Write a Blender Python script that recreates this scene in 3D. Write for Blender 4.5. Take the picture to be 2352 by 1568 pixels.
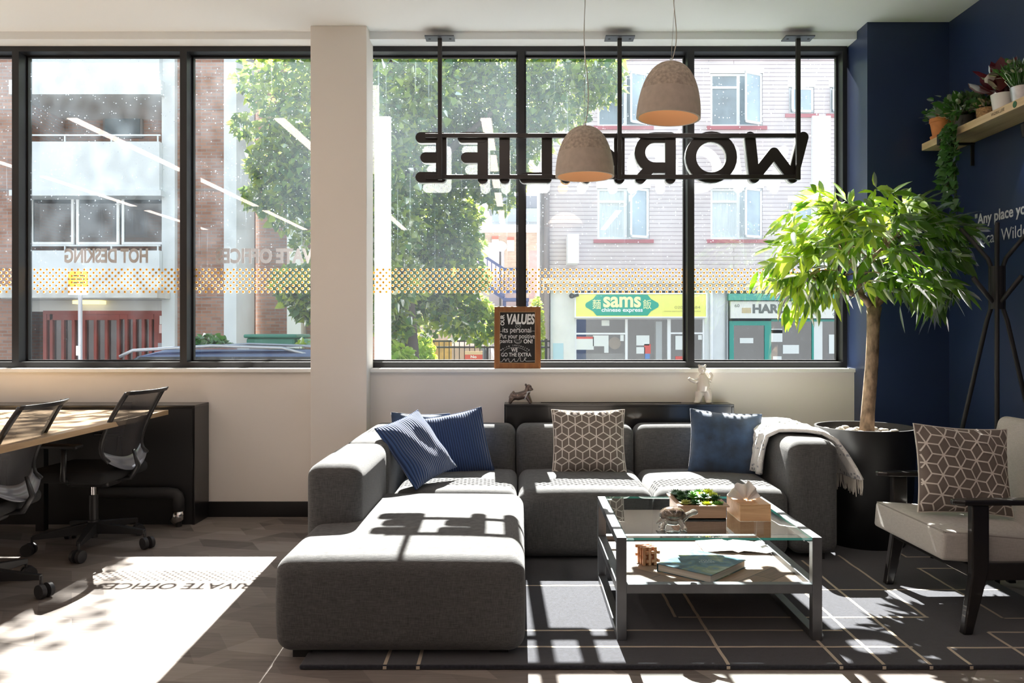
import bpy, bmesh, math, random
import numpy as np
from mathutils import Vector, Matrix, Euler
R = math.radians
PI = math.pi
random.seed(7)
rng = np.random.default_rng(7)
for o in list(bpy.data.objects): bpy.data.objects.remove(o)
SC = bpy.context.scene
COL = SC.collection

# ------------------------------------------------------------------ camera, world, sun, exposure
F = 1873.0            # focal length in pixels of the 2352 px wide frame
EYE = 1.22
cam_d = bpy.data.cameras.new('camera')
cam_d.sensor_width = 36.0
cam_d.lens = F / 2352 * 36.0
cam_d.shift_x = -(1195 - 1176) / 2352
cam_d.shift_y = -(784 - 763) / 2352
cam_d.clip_start = 0.05
cam_d.clip_end = 400
cam = bpy.data.objects.new('camera', cam_d)
COL.objects.link(cam)
cam.location = (0, 0, EYE)
cam.rotation_euler = (R(90), 0, 0)
SC.camera = cam

SC.view_settings.view_transform = 'Standard'
SC.view_settings.look = 'None'
SC.view_settings.gamma = 1
SC.view_settings.use_curve_mapping = False
SC.view_settings.exposure = 0.45

world = bpy.data.worlds.new('sky')
SC.world = world
world.use_nodes = True
wn = world.node_tree
bg = wn.nodes['Background']
geo = wn.nodes.new('ShaderNodeNewGeometry')
sepw = wn.nodes.new('ShaderNodeSeparateXYZ')
rampw = wn.nodes.new('ShaderNodeValToRGB')
tcw = wn.nodes.new('ShaderNodeTexCoord')
wn.links.new(tcw.outputs['Generated'], sepw.inputs[0])
wn.links.new(sepw.outputs['Z'], rampw.inputs[0])
rampw.color_ramp.elements[0].color = (1.0, 1.0, 1.0, 1)
rampw.color_ramp.elements[1].color = (0.55, 0.76, 1.0, 1)
wn.links.new(rampw.outputs[0], bg.inputs[0])
bg.inputs[1].default_value = 1.5

sun_d = bpy.data.lights.new('sun', 'SUN')
sun_d.energy = 34.0
sun_d.angle = R(0.4)
sun_d.color = (1.0, 0.965, 0.91)
sun = bpy.data.objects.new('sun', sun_d)
COL.objects.link(sun)
sun.location = (0, 12, 14)
SUN_DIR = Vector((0.035, -1.0, -1.03)).normalized()
sun.rotation_euler = SUN_DIR.to_track_quat('-Z', 'Y').to_euler()


def P(px, py, Y):
    """point of the place at depth Y that stands at pixel (px, py) of the 2352x1568 frame"""
    return ((px - 1195) * Y / F, Y, EYE - (py - 763) * Y / F)


# ------------------------------------------------------------------ materials
MATS = {}


def nd(nt, t, **kw):
    n = nt.nodes.new(t)
    for k, v in kw.items():
        setattr(n, k, v)
    return n


def mat(name, color, rough=0.6, metal=0.0, spec=0.5, noise=0.0, nscale=20.0, bump=0.0, bscale=80.0,
        emit=0.0, trans=0.0, coat=0.0, sheen=0.0, detail=4.0, stretch=None):
    if name in MATS: return MATS[name]
    m = bpy.data.materials.new(name)
    m.use_nodes = True
    nt = m.node_tree
    b = nt.nodes['Principled BSDF']
    c = (*color, 1.0)
    b.inputs['Base Color'].default_value = c
    b.inputs['Roughness'].default_value = rough
    b.inputs['Metallic'].default_value = metal
    b.inputs['Specular IOR Level'].default_value = spec
    b.inputs['Coat Weight'].default_value = coat
    b.inputs['Sheen Weight'].default_value = sheen
    b.inputs['Transmission Weight'].default_value = trans
    if emit:
        b.inputs['Emission Color'].default_value = c
        b.inputs['Emission Strength'].default_value = emit
    tc = nd(nt, 'ShaderNodeTexCoord')
    src = tc.outputs['Object']
    if stretch:
        mp = nd(nt, 'ShaderNodeMapping')
        mp.inputs['Scale'].default_value = stretch
        nt.links.new(src, mp.inputs[0])
        src = mp.outputs[0]
    if noise:
        n = nd(nt, 'ShaderNodeTexNoise')
        n.inputs['Scale'].default_value = nscale
        n.inputs['Detail'].default_value = detail
        nt.links.new(src, n.inputs['Vector'])
        r = nd(nt, 'ShaderNodeValToRGB')
        r.color_ramp.elements[0].position = 0.3
        r.color_ramp.elements[1].position = 0.7
        r.color_ramp.elements[0].color = tuple(max(0, x * (1 - noise)) for x in color) + (1,)
        r.color_ramp.elements[1].color = tuple(min(1, x * (1 + noise)) for x in color) + (1,)
        nt.links.new(n.outputs['Fac'], r.inputs[0])
        nt.links.new(r.outputs[0], b.inputs['Base Color'])
    if bump:
        n2 = nd(nt, 'ShaderNodeTexNoise')
        n2.inputs['Scale'].default_value = bscale
        n2.inputs['Detail'].default_value = 3
        nt.links.new(src, n2.inputs['Vector'])
        bp = nd(nt, 'ShaderNodeBump')
        bp.inputs['Strength'].default_value = bump
        bp.inputs['Distance'].default_value = 0.002
        nt.links.new(n2.outputs['Fac'], bp.inputs['Height'])
        nt.links.new(bp.outputs[0], b.inputs['Normal'])
    MATS[name] = m
    return m


def weave(name, c1, c2, scale=420.0, rough=0.95, bumpd=0.0012):
    """woven cloth: two crossed thread waves with slubs"""
    if name in MATS: return MATS[name]
    m = bpy.data.materials.new(name)
    m.use_nodes = True
    nt = m.node_tree
    b = nt.nodes['Principled BSDF']
    b.inputs['Roughness'].default_value = rough
    b.inputs['Specular IOR Level'].default_value = 0.15
    b.inputs['Sheen Weight'].default_value = 0.15
    tc = nd(nt, 'ShaderNodeTexCoord')
    fs = []
    for st in ((1, 1, 0.06), (0.06, 0.06, 1)):
        mp = nd(nt, 'ShaderNodeMapping')
        mp.inputs['Scale'].default_value = st
        n = nd(nt, 'ShaderNodeTexNoise')
        n.inputs['Scale'].default_value = scale
        n.inputs['Detail'].default_value = 2
        nt.links.new(tc.outputs['Object'], mp.inputs[0])
        nt.links.new(mp.outputs[0], n.inputs['Vector'])
        fs.append(n)
    mx = nd(nt, 'ShaderNodeMath', operation='ADD')
    nt.links.new(fs[0].outputs['Fac'], mx.inputs[0])
    nt.links.new(fs[1].outputs['Fac'], mx.inputs[1])
    r = nd(nt, 'ShaderNodeMapRange')
    r.inputs['From Min'].default_value = 0.7
    r.inputs['From Max'].default_value = 1.3
    nt.links.new(mx.outputs[0], r.inputs[0])
    cm = nd(nt, 'ShaderNodeMix', data_type='RGBA')
    cm.inputs['A'].default_value = (*c1, 1)
    cm.inputs['B'].default_value = (*c2, 1)
    nt.links.new(r.outputs[0], cm.inputs['Factor'])
    nt.links.new(cm.outputs['Result'], b.inputs['Base Color'])
    bp = nd(nt, 'ShaderNodeBump')
    bp.inputs['Strength'].default_value = 0.5
    bp.inputs['Distance'].default_value = bumpd
    nt.links.new(mx.outputs[0], bp.inputs['Height'])
    nt.links.new(bp.outputs[0], b.inputs['Normal'])
    MATS[name] = m
    return m


def brick_mat(name, c1, c2, mortar, scale=1.0, bw=0.22, bh=0.075, ms=0.012, plane='xz', offset=0.5):
    if name in MATS: return MATS[name]
    m = bpy.data.materials.new(name)
    m.use_nodes = True
    nt = m.node_tree
    b = nt.nodes['Principled BSDF']
    b.inputs['Roughness'].default_value = 0.9
    b.inputs['Specular IOR Level'].default_value = 0.2
    tc = nd(nt, 'ShaderNodeTexCoord')
    sp = nd(nt, 'ShaderNodeSeparateXYZ')
    nt.links.new(tc.outputs['Object'], sp.inputs[0])
    ad = nd(nt, 'ShaderNodeMath', operation='ADD')
    nt.links.new(sp.outputs['X'], ad.inputs[0])
    nt.links.new(sp.outputs['Y'], ad.inputs[1])
    cb = nd(nt, 'ShaderNodeCombineXYZ')
    nt.links.new(ad.outputs[0], cb.inputs['X'])
    nt.links.new(sp.outputs['Z'], cb.inputs['Y'])
    br = nd(nt, 'ShaderNodeTexBrick')
    br.inputs['Scale'].default_value = scale
    br.inputs['Brick Width'].default_value = bw
    br.inputs['Row Height'].default_value = bh
    br.inputs['Mortar Size'].default_value = ms
    br.inputs['Color1'].default_value = (*c1, 1)
    br.inputs['Color2'].default_value = (*c2, 1)
    br.inputs['Mortar'].default_value = (*mortar, 1)
    nt.links.new(cb.outputs[0], br.inputs['Vector'])
    nz = nd(nt, 'ShaderNodeTexNoise')
    nz.inputs['Scale'].default_value = 0.9
    nz.inputs['Detail'].default_value = 5
    nt.links.new(cb.outputs[0], nz.inputs['Vector'])
    mr = nd(nt, 'ShaderNodeMapRange')
    mr.inputs['To Min'].default_value = 0.7
    mr.inputs['To Max'].default_value = 1.3
    nt.links.new(nz.outputs['Fac'], mr.inputs[0])
    ml = nd(nt, 'ShaderNodeMix', data_type='RGBA', blend_type='MULTIPLY')
    ml.inputs['Factor'].default_value = 1
    nt.links.new(br.outputs['Color'], ml.inputs['A'])
    nt.links.new(mr.outputs[0], ml.inputs['B'])
    nt.links.new(ml.outputs['Result'], b.inputs['Base Color'])
    MATS[name] = m
    return m


def wood_mat(name, c1, c2, axis='x', rough=0.5, scale=14.0, coat=0.0):
    if name in MATS: return MATS[name]
    m = bpy.data.materials.new(name)
    m.use_nodes = True
    nt = m.node_tree
    b = nt.nodes['Principled BSDF']
    b.inputs['Roughness'].default_value = rough
    b.inputs['Coat Weight'].default_value = coat
    tc = nd(nt, 'ShaderNodeTexCoord')
    mp = nd(nt, 'ShaderNodeMapping')
    s = {'x': (0.08, 1, 1), 'y': (1, 0.08, 1), 'z': (1, 1, 0.08)}[axis]
    mp.inputs['Scale'].default_value = s
    n = nd(nt, 'ShaderNodeTexNoise')
    n.inputs['Scale'].default_value = scale
    n.inputs['Detail'].default_value = 8
    n.inputs['Roughness'].default_value = 0.65
    n.inputs['Distortion'].default_value = 0.6
    r = nd(nt, 'ShaderNodeValToRGB')
    r.color_ramp.elements[0].position = 0.35
    r.color_ramp.elements[1].position = 0.68
    r.color_ramp.elements[0].color = (*c1, 1)
    r.color_ramp.elements[1].color = (*c2, 1)
    nt.links.new(tc.outputs['Object'], mp.inputs[0])
    nt.links.new(mp.outputs[0], n.inputs['Vector'])
    nt.links.new(n.outputs['Fac'], r.inputs[0])
    nt.links.new(r.outputs[0], b.inputs['Base Color'])
    MATS[name] = m
    return m


def leaf_mat(name, c, tc_, gloss=0.25, trans=0.5, rough=0.35, var=0.25):
    if name in MATS: return MATS[name]
    m = bpy.data.materials.new(name)
    m.use_nodes = True
    nt = m.node_tree
    nt.nodes.remove(nt.nodes['Principled BSDF'])
    out = nt.nodes['Material Output']
    g = nd(nt, 'ShaderNodeNewGeometry')
    hv = nd(nt, 'ShaderNodeHueSaturation')
    hv.inputs['Color'].default_value = (*c, 1)
    mr = nd(nt, 'ShaderNodeMapRange')
    mr.inputs['To Min'].default_value = 1 - var
    mr.inputs['To Max'].default_value = 1 + var
    nt.links.new(g.outputs['Random Per Island'], mr.inputs[0])
    nt.links.new(mr.outputs[0], hv.inputs['Value'])
    d = nd(nt, 'ShaderNodeBsdfDiffuse')
    nt.links.new(hv.outputs[0], d.inputs[0])
    t = nd(nt, 'ShaderNodeBsdfTranslucent')
    t.inputs[0].default_value = (*tc_, 1)
    mx = nd(nt, 'ShaderNodeMixShader')
    mx.inputs[0].default_value = trans
    nt.links.new(d.outputs[0], mx.inputs[1])
    nt.links.new(t.outputs[0], mx.inputs[2])
    gl = nd(nt, 'ShaderNodeBsdfGlossy')
    gl.inputs['Roughness'].default_value = rough
    gl.inputs['Color'].default_value = (1, 1, 1, 1)
    fr = nd(nt, 'ShaderNodeFresnel')
    fr.inputs[0].default_value = 1.4
    fm = nd(nt, 'ShaderNodeMath', operation='MULTIPLY')
    fm.inputs[1].default_value = gloss * 4
    nt.links.new(fr.outputs[0], fm.inputs[0])
    m2 = nd(nt, 'ShaderNodeMixShader')
    nt.links.new(fm.outputs[0], m2.inputs[0])
    nt.links.new(mx.outputs[0], m2.inputs[1])
    nt.links.new(gl.outputs[0], m2.inputs[2])
    nt.links.new(m2.outputs[0], out.inputs['Surface'])
    MATS[name] = m
    return m


def pane_mat(name, tint=(0.97, 0.99, 0.985), dirt=0.0, refl=1.0, ior=1.5):
    """clear sheet glass: see-through with mirror reflection by Fresnel; dirt = dust and dried drops on it"""
    if name in MATS: return MATS[name]
    m = bpy.data.materials.new(name)
    m.use_nodes = True
    nt = m.node_tree
    nt.nodes.remove(nt.nodes['Principled BSDF'])
    out = nt.nodes['Material Output']
    t = nd(nt, 'ShaderNodeBsdfTransparent')
    t.inputs[0].default_value = (*tint, 1)
    g = nd(nt, 'ShaderNodeBsdfGlossy')
    g.inputs['Roughness'].default_value = 0.0
    g.inputs['Color'].default_value = (1, 1, 1, 1)
    fr = nd(nt, 'ShaderNodeFresnel')
    # same reflection from both sides of a thin sheet
    gb = nd(nt, 'ShaderNodeNewGeometry')
    im = nd(nt, 'ShaderNodeMapRange')
    im.inputs['To Min'].default_value = ior
    im.inputs['To Max'].default_value = 1 / ior
    nt.links.new(gb.outputs['Backfacing'], im.inputs[0])
    nt.links.new(im.outputs[0], fr.inputs[0])
    ml = nd(nt, 'ShaderNodeMath', operation='MULTIPLY')
    ml.inputs[1].default_value = refl
    ml.use_clamp = True
    nt.links.new(fr.outputs[0], ml.inputs[0])
    mx = nd(nt, 'ShaderNodeMixShader')
    nt.links.new(ml.outputs[0], mx.inputs[0])
    nt.links.new(t.outputs[0], mx.inputs[1])
    nt.links.new(g.outputs[0], mx.inputs[2])
    last = mx
    if dirt:
        tc = nd(nt, 'ShaderNodeTexCoord')
        # broad haze of dust
        n1 = nd(nt, 'ShaderNodeTexNoise')
        n1.inputs['Scale'].default_value = 1.3
        n1.inputs['Detail'].default_value = 6
        nt.links.new(tc.outputs['Object'], n1.inputs['Vector'])
        r1 = nd(nt, 'ShaderNodeMapRange')
        r1.inputs['From Min'].default_value = 0.35
        r1.inputs['From Max'].default_value = 0.75
        r1.inputs['To Min'].default_value = 0.25 * dirt
        r1.inputs['To Max'].default_value = 1.0 * dirt
        nt.links.new(n1.outputs['Fac'], r1.inputs[0])
        # dried drops
        v = nd(nt, 'ShaderNodeTexVoronoi')
        v.inputs['Scale'].default_value = 70
        nt.links.new(tc.outputs['Object'], v.inputs['Vector'])
        sepc = nd(nt, 'ShaderNodeSeparateColor')
        nt.links.new(v.outputs['Color'], sepc.inputs[0])
        rad = nd(nt, 'ShaderNodeMath', operation='MULTIPLY')
        pw = nd(nt, 'ShaderNodeMath', operation='POWER')
        pw.inputs[1].default_value = 4.0
        nt.links.new(sepc.outputs[0], pw.inputs[0])
        nt.links.new(pw.outputs[0], rad.inputs[0])
        rad.inputs[1].default_value = 0.30
        lt = nd(nt, 'ShaderNodeMath', operation='LESS_THAN')
        nt.links.new(v.outputs['Distance'], lt.inputs[0])
        nt.links.new(rad.outputs[0], lt.inputs[1])
        # more drops high on the pane
        spz = nd(nt, 'ShaderNodeSeparateXYZ')
        nt.links.new(tc.outputs['Object'], spz.inputs[0])
        rz = nd(nt, 'ShaderNodeMapRange')
        rz.inputs['From Min'].default_value = 1.4
        rz.inputs['From Max'].default_value = 2.6
        rz.inputs['To Min'].default_value = 0.05
        rz.inputs['To Max'].default_value = 1.0
        nt.links.new(spz.outputs['Z'], rz.inputs[0])
        # vertical run marks
        mp = nd(nt, 'ShaderNodeMapping')
        mp.inputs['Scale'].default_value = (60, 1, 0.8)
        n3 = nd(nt, 'ShaderNodeTexNoise')
        n3.inputs['Scale'].default_value = 1.0
        n3.inputs['Detail'].default_value = 2
        nt.links.new(tc.outputs['Object'], mp.inputs[0])
        nt.links.new(mp.outputs[0], n3.inputs['Vector'])
        r3 = nd(nt, 'ShaderNodeMapRange')
        r3.inputs['From Min'].default_value = 0.66
        r3.inputs['From Max'].default_value = 0.8
        r3.inputs['To Max'].default_value = 0.12
        nt.links.new(n3.outputs['Fac'], r3.inputs[0])
        sp = nd(nt, 'ShaderNodeMath', operation='MULTIPLY')
        nt.links.new(lt.outputs[0], sp.inputs[0])
        sp.inputs[1].default_value = 0.30
        ad = nd(nt, 'ShaderNodeMath', operation='ADD')
        nt.links.new(sp.outputs[0], ad.inputs[0])
        nt.links.new(r3.outputs[0], ad.inputs[1])
        az = nd(nt, 'ShaderNodeMath', operation='MULTIPLY')
        nt.links.new(ad.outputs[0], az.inputs[0])
        nt.links.new(rz.outputs[0], az.inputs[1])
        r1z = nd(nt, 'ShaderNodeMath', operation='MULTIPLY')
        rz2 = nd(nt, 'ShaderNodeMapRange')
        rz2.inputs['From Min'].default_value = 1.2
        rz2.inputs['From Max'].default_value = 2.4
        rz2.inputs['To Min'].default_value = 0.2
        rz2.inputs['To Max'].default_value = 1.0
        nt.links.new(spz.outputs['Z'], rz2.inputs[0])
        nt.links.new(r1.outputs[0], r1z.inputs[0])
        nt.links.new(rz2.outputs[0], r1z.inputs[1])
        tot = nd(nt, 'ShaderNodeMath', operation='ADD')
        tot.use_clamp = True
        nt.links.new(az.outputs[0], tot.inputs[0])
        nt.links.new(r1z.outputs[0], tot.inputs[1])
        tl = nd(nt, 'ShaderNodeBsdfTranslucent')
        tl.inputs[0].default_value = (0.68, 0.84, 0.98, 1)
        m3 = nd(nt, 'ShaderNodeMixShader')
        nt.links.new(tot.outputs[0], m3.inputs[0])
        nt.links.new(last.outputs[0], m3.inputs[1])
        nt.links.new(tl.outputs[0], m3.inputs[2])
        last = m3
    nt.links.new(last.outputs[0], out.inputs['Surface'])
    MATS[name] = m
    return m


# ------------------------------------------------------------------ mesh builder
class MB:
    def __init__(s):
        s.v = []; s.f = []; s.m = []; s.mi = 0

    def add(s, vs, fs):
        k = len(s.v)
        s.v.extend([tuple(p) for p in vs])
        for f in fs:
            s.f.append(tuple(i + k for i in f)); s.m.append(s.mi)
        return s

    def box(s, x0, x1, y0, y1, z0, z1):
        vs = [(x0, y0, z0), (x1, y0, z0), (x1, y1, z0), (x0, y1, z0), (x0, y0, z1), (x1, y0, z1), (x1, y1, z1), (x0, y1, z1)]
        return s.add(vs, [(0, 3, 2, 1), (4, 5, 6, 7), (0, 1, 5, 4), (1, 2, 6, 5), (2, 3, 7, 6), (3, 0, 4, 7)])

    def boxj(s, x0, x1, y0, y1, z0, z1):
        """box of a joined frame: each next member sits a hair proud so that faces never coincide"""
        s.j = getattr(s, 'j', 0) + 1
        e = 0.0006 * (s.j % 12)
        return s.box(x0 + e * .3, x1 - e * .3, y0 - e, y1 + e, z0 + e * .2, z1 - e * .2)

    def quad(s, a, b, c, d):
        return s.add([a, b, c, d], [(0, 1, 2, 3)])

    def prism(s, pts, axis, a0, a1):
        """extrude a closed polygon (list of 2D) along axis"""
        n = len(pts)
        def mk(p, a):
            return {'x': (a, p[0], p[1]), 'y': (p[0], a, p[1]), 'z': (p[0], p[1], a)}[axis]
        vs = [mk(p, a0) for p in pts] + [mk(p, a1) for p in pts]
        fs = [tuple(range(n)), tuple(range(2 * n - 1, n - 1, -1))]
        for i in range(n):
            j = (i + 1) % n
            fs.append((i, i + n, j + n, j))
        return s.add(vs, fs)

    def lathe(s, prof, c=(0, 0, 0), n=32, axis='z', cap=True):
        vs = []
        for (r, z) in prof:
            for k in range(n):
                a = 2 * PI * k / n
                p = (r * math.cos(a), r * math.sin(a), z)
                if axis == 'x': p = (p[2], p[0], p[1])
                if axis == 'y': p = (p[0], p[2], p[1])
                vs.append((p[0] + c[0], p[1] + c[1], p[2] + c[2]))
        fs = []
        for i in range(len(prof) - 1):
            for k in range(n):
                k2 = (k + 1) % n
                fs.append((i * n + k, i * n + k2, (i + 1) * n + k2, (i + 1) * n + k))
        if cap:
            fs.append(tuple(range(n - 1, -1, -1)))
            fs.append(tuple(range((len(prof) - 1) * n, len(prof) * n)))
        return s.add(vs, fs)

    def cyl(s, a, b, r0, r1=None, n=16):
        return s.tube([a, b], [r0, r0 if r1 is None else r1], n)

    def tube(s, pts, rad, n=10, cap=True, flat=1.0):
        pts = [Vector(p) for p in pts]
        if not hasattr(rad, '__len__'): rad = [rad] * len(pts)
        up = None
        vs = []; fs = []
        for i, p in enumerate(pts):
            if i == 0: t = pts[1] - pts[0]
            elif i == len(pts) - 1: t = pts[-1] - pts[-2]
            else: t = (pts[i + 1] - p).normalized() + (p - pts[i - 1]).normalized()
            t.normalize()
            if up is None:
                up = Vector((0, 0, 1)) if abs(t.z) < 0.9 else Vector((1, 0, 0))
            u = t.cross(up)
            if u.length < 1e-6: u = t.cross(Vector((0, 1, 0)))
            u.normalize()
            w = u.cross(t).normalized()
            up = w
            for k in range(n):
                a = 2 * PI * k / n
                vs.append(p + u * math.cos(a) * rad[i] + w * math.sin(a) * rad[i] * flat)
        for i in range(len(pts) - 1):
            for k in range(n):
                k2 = (k + 1) % n
                fs.append((i * n + k, (i + 1) * n + k, (i + 1) * n + k2, i * n + k2))
        if cap:
            fs.append(tuple(range(n)))
            fs.append(tuple(range(len(pts) * n - 1, (len(pts) - 1) * n - 1, -1)))
        return s.add(vs, fs)

    def bar(s, a, b, w, h=None):
        """square bar from a to b"""
        a = Vector(a); b = Vector(b); h = h or w
        t = (b - a).normalized()
        up = Vector((0, 0, 1)) if abs(t.z) < 0.9 else Vector((0, 1, 0))
        u = t.cross(up).normalized() * w / 2
        v = u.cross(t).normalized() * h / 2
        vs = [a - u - v, a + u - v, a + u + v, a - u + v, b - u - v, b + u - v, b + u + v, b - u + v]
        return s.add(vs, [(0, 3, 2, 1), (4, 5, 6, 7), (0, 1, 5, 4), (1, 2, 6, 5), (2, 3, 7, 6), (3, 0, 4, 7)])

    def ball(s, c, r, n=12, sc=(1, 1, 1)):
        vs = []; fs = []
        m = max(4, n // 2)
        for i in range(m + 1):
            th = PI * i / m
            for k in range(n):
                a = 2 * PI * k / n
                vs.append((c[0] + r * sc[0] * math.sin(th) * math.cos(a), c[1] + r * sc[1] * math.sin(th) * math.sin(a), c[2] + r * sc[2] * math.cos(th)))
        for i in range(m):
            for k in range(n):
                k2 = (k + 1) % n
                fs.append((i * n + k, (i + 1) * n + k, (i + 1) * n + k2, i * n + k2))
        return s.add(vs, fs)

    def rbox(s, x0, x1, y0, y1, z0, z1, r=0.05, seg=4, crown=0.0, mid=6, sag=0.0):
        """box with round edges and a gently crowned top"""
        c = ((x0 + x1) / 2, (y0 + y1) / 2, (z0 + z1) / 2)
        h = ((x1 - x0) / 2, (y1 - y0) / 2, (z1 - z0) / 2)
        r = min(r, *h)
        def ax(hh):
            a = [-1 + 0.0]
            i = hh - r
            pts = []
            for k in range(seg): pts.append(-hh + r * (1 - math.cos(PI / 2 * k / seg)) if False else -hh + r * k / seg)
            for k in range(mid + 1): pts.append(-i + 2 * i * k / mid)
            for k in range(1, seg + 1): pts.append(i + r * k / seg)
            return pts
        A = [ax(h[0]), ax(h[1]), ax(h[2])]
        idx = {}
        vs = []; fs = []
        def vert(p):
            key = (round(p[0], 6), round(p[1], 6), round(p[2], 6))
            if key in idx: return idx[key]
            q = [max(-(h[k] - r), min(h[k] - r, p[k])) for k in range(3)]
            d = Vector([p[k] - q[k] for k in range(3)])
            if d.length > 1e-9:
                d.normalize(); d *= r
            o = [q[k] + d[k] for k in range(3)]
            if crown:
                u = o[0] / h[0]; v = o[1] / h[1]
                w = max(0, (1 - u * u)) ** 0.5 * max(0, (1 - v * v)) ** 0.5
                if o[2] > 0: o[2] += crown * w * (o[2] / h[2])
            if sag:
                w = max(0, (1 - (o[2] / h[2]) ** 2))
                o[0] += sag * w * (1 if o[0] > 0 else -1) * abs(o[0] / h[0]) ** 4
                o[1] += sag * w * (1 if o[1] > 0 else -1) * abs(o[1] / h[1]) ** 4
            vs.append((o[0] + c[0], o[1] + c[1], o[2] + c[2]))
            idx[key] = len(vs) - 1
            return idx[key]
        for a in range(3):
            b, d = (a + 1) % 3, (a + 2) % 3
            for sg in (-1, 1):
                for i in range(len(A[b]) - 1):
                    for j in range(len(A[d]) - 1):
                        q = []
                        for (ii, jj) in ((i, j), (i + 1, j), (i + 1, j + 1), (i, j + 1)):
                            p = [0, 0, 0]; p[a] = sg * h[a]; p[b] = A[b][ii]; p[d] = A[d][jj]
                            q.append(vert(p))
                        if sg < 0: q.reverse()
                        if len(set(q)) >= 3: fs.append(tuple(q))
        return s.add(vs, fs)

    def build(s, name, mats, parent=None, smooth=False, bevel=0.0, bseg=2, loc=None, rot=None, auto=False, solid=0, subsurf=0, remesh=0):
        me = bpy.data.meshes.new(name)
        me.from_pydata([tuple(p) for p in s.v], [], s.f)
        if not isinstance(mats, (list, tuple)): mats = [mats]
        for m in mats: me.materials.append(m)
        if len(mats) > 1:
            me.polygons.foreach_set('material_index', s.m)
        if smooth or auto:
            me.polygons.foreach_set('use_smooth', [True] * len(me.polygons))
        me.update()
        o = bpy.data.objects.new(name, me)
        COL.objects.link(o)
        if auto:
            try:
                me.set_sharp_from_angle(angle=R(40))
            except Exception:
                pass
        if bevel:
            b = o.modifiers.new('bevel', 'BEVEL'); b.width = bevel; b.segments = bseg; b.limit_method = 'ANGLE'; b.angle_limit = R(40)
            b.harden_normals = False
        if remesh:
            b = o.modifiers.new('remesh', 'REMESH'); b.mode = 'VOXEL'; b.voxel_size = remesh; b.use_smooth_shade = True
            b = o.modifiers.new('smooth', 'SMOOTH'); b.iterations = 6; b.factor = 0.5
        if subsurf:
            b = o.modifiers.new('sub', 'SUBSURF'); b.levels = subsurf; b.render_levels = subsurf
        if solid:
            b = o.modifiers.new('sol', 'SOLIDIFY'); b.thickness = solid; b.offset = 0
        if parent: o.parent = parent
        if loc: o.location = loc
        if rot: o.rotation_euler = rot
        return o


def thing(name, label, cat, loc=(0, 0, 0), rot=(0, 0, 0), group=None):
    o = bpy.data.objects.new(name, None)
    o.empty_display_size = 0.1
    COL.objects.link(o)
    o.location = loc
    o.rotation_euler = rot
    tag(o, label, cat, group)
    return o


def tag(o, label=None, cat=None, group=None, kind=None):
    if label: o['label'] = label
    if cat: o['category'] = cat
    if group: o['group'] = group
    if kind: o['kind'] = kind
    return o


def struct(o):
    o['kind'] = 'structure'
    return o


def children(o):
    return [c for c in bpy.data.objects if c.parent is o]


def copy_tree(o, parent=None):
    kids = children(o)
    c = o.copy()
    COL.objects.link(c)
    c.parent = parent
    for k in kids: copy_tree(k, c)
    return c


def text_mesh(txt, size, bold=0.0, align='CENTER', space=1.0, extrude=0.0):
    cu = bpy.data.curves.new('t', 'FONT')
    cu.body = txt
    cu.size = size
    cu.offset = bold
    cu.align_x = align
    cu.align_y = 'CENTER'
    cu.space_character = space
    cu.extrude = extrude
    cu.resolution_u = 4
    ob = bpy.data.objects.new('t', cu)
    COL.objects.link(ob)
    dg = bpy.context.evaluated_depsgraph_get()
    dg.update()
    me = bpy.data.meshes.new_from_object(ob.evaluated_get(dg))
    bpy.data.objects.remove(ob)
    vs = [tuple(v.co) for v in me.vertices]
    fs = [tuple(p.vertices) for p in me.polygons]
    bpy.data.meshes.remove(me)
    return vs, fs


def add_text(mb, txt, origin, ex, ey, size, width=None, height=None, bold=0.0, align='CENTER', space=1.0, off=0.0, slant=0.0):
    """lay text into mb: ex = world direction of reading, ey = up; width/height stretch the text block to a real size"""
    vs, fs = text_mesh(txt, size, bold, align, space)
    if not vs: return
    xs = [v[0] for v in vs]; ys = [v[1] for v in vs]
    cx, cy = (min(xs) + max(xs)) / 2, (min(ys) + max(ys)) / 2
    sx = width / (max(xs) - min(xs)) if width else 1
    sy = height / (max(ys) - min(ys)) if height else (sx if width else 1)
    if height and not width: sx = sy
    ex = Vector(ex); ey = Vector(ey); n = ex.cross(ey)
    o = Vector(origin)
    if align == 'LEFT': cx = min(xs)
    mb.add([o + ex * ((v[0] - cx) * sx + slant * (v[1] - cy) * sy) + ey * (v[1] - cy) * sy + n * off for v in vs], fs)


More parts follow.
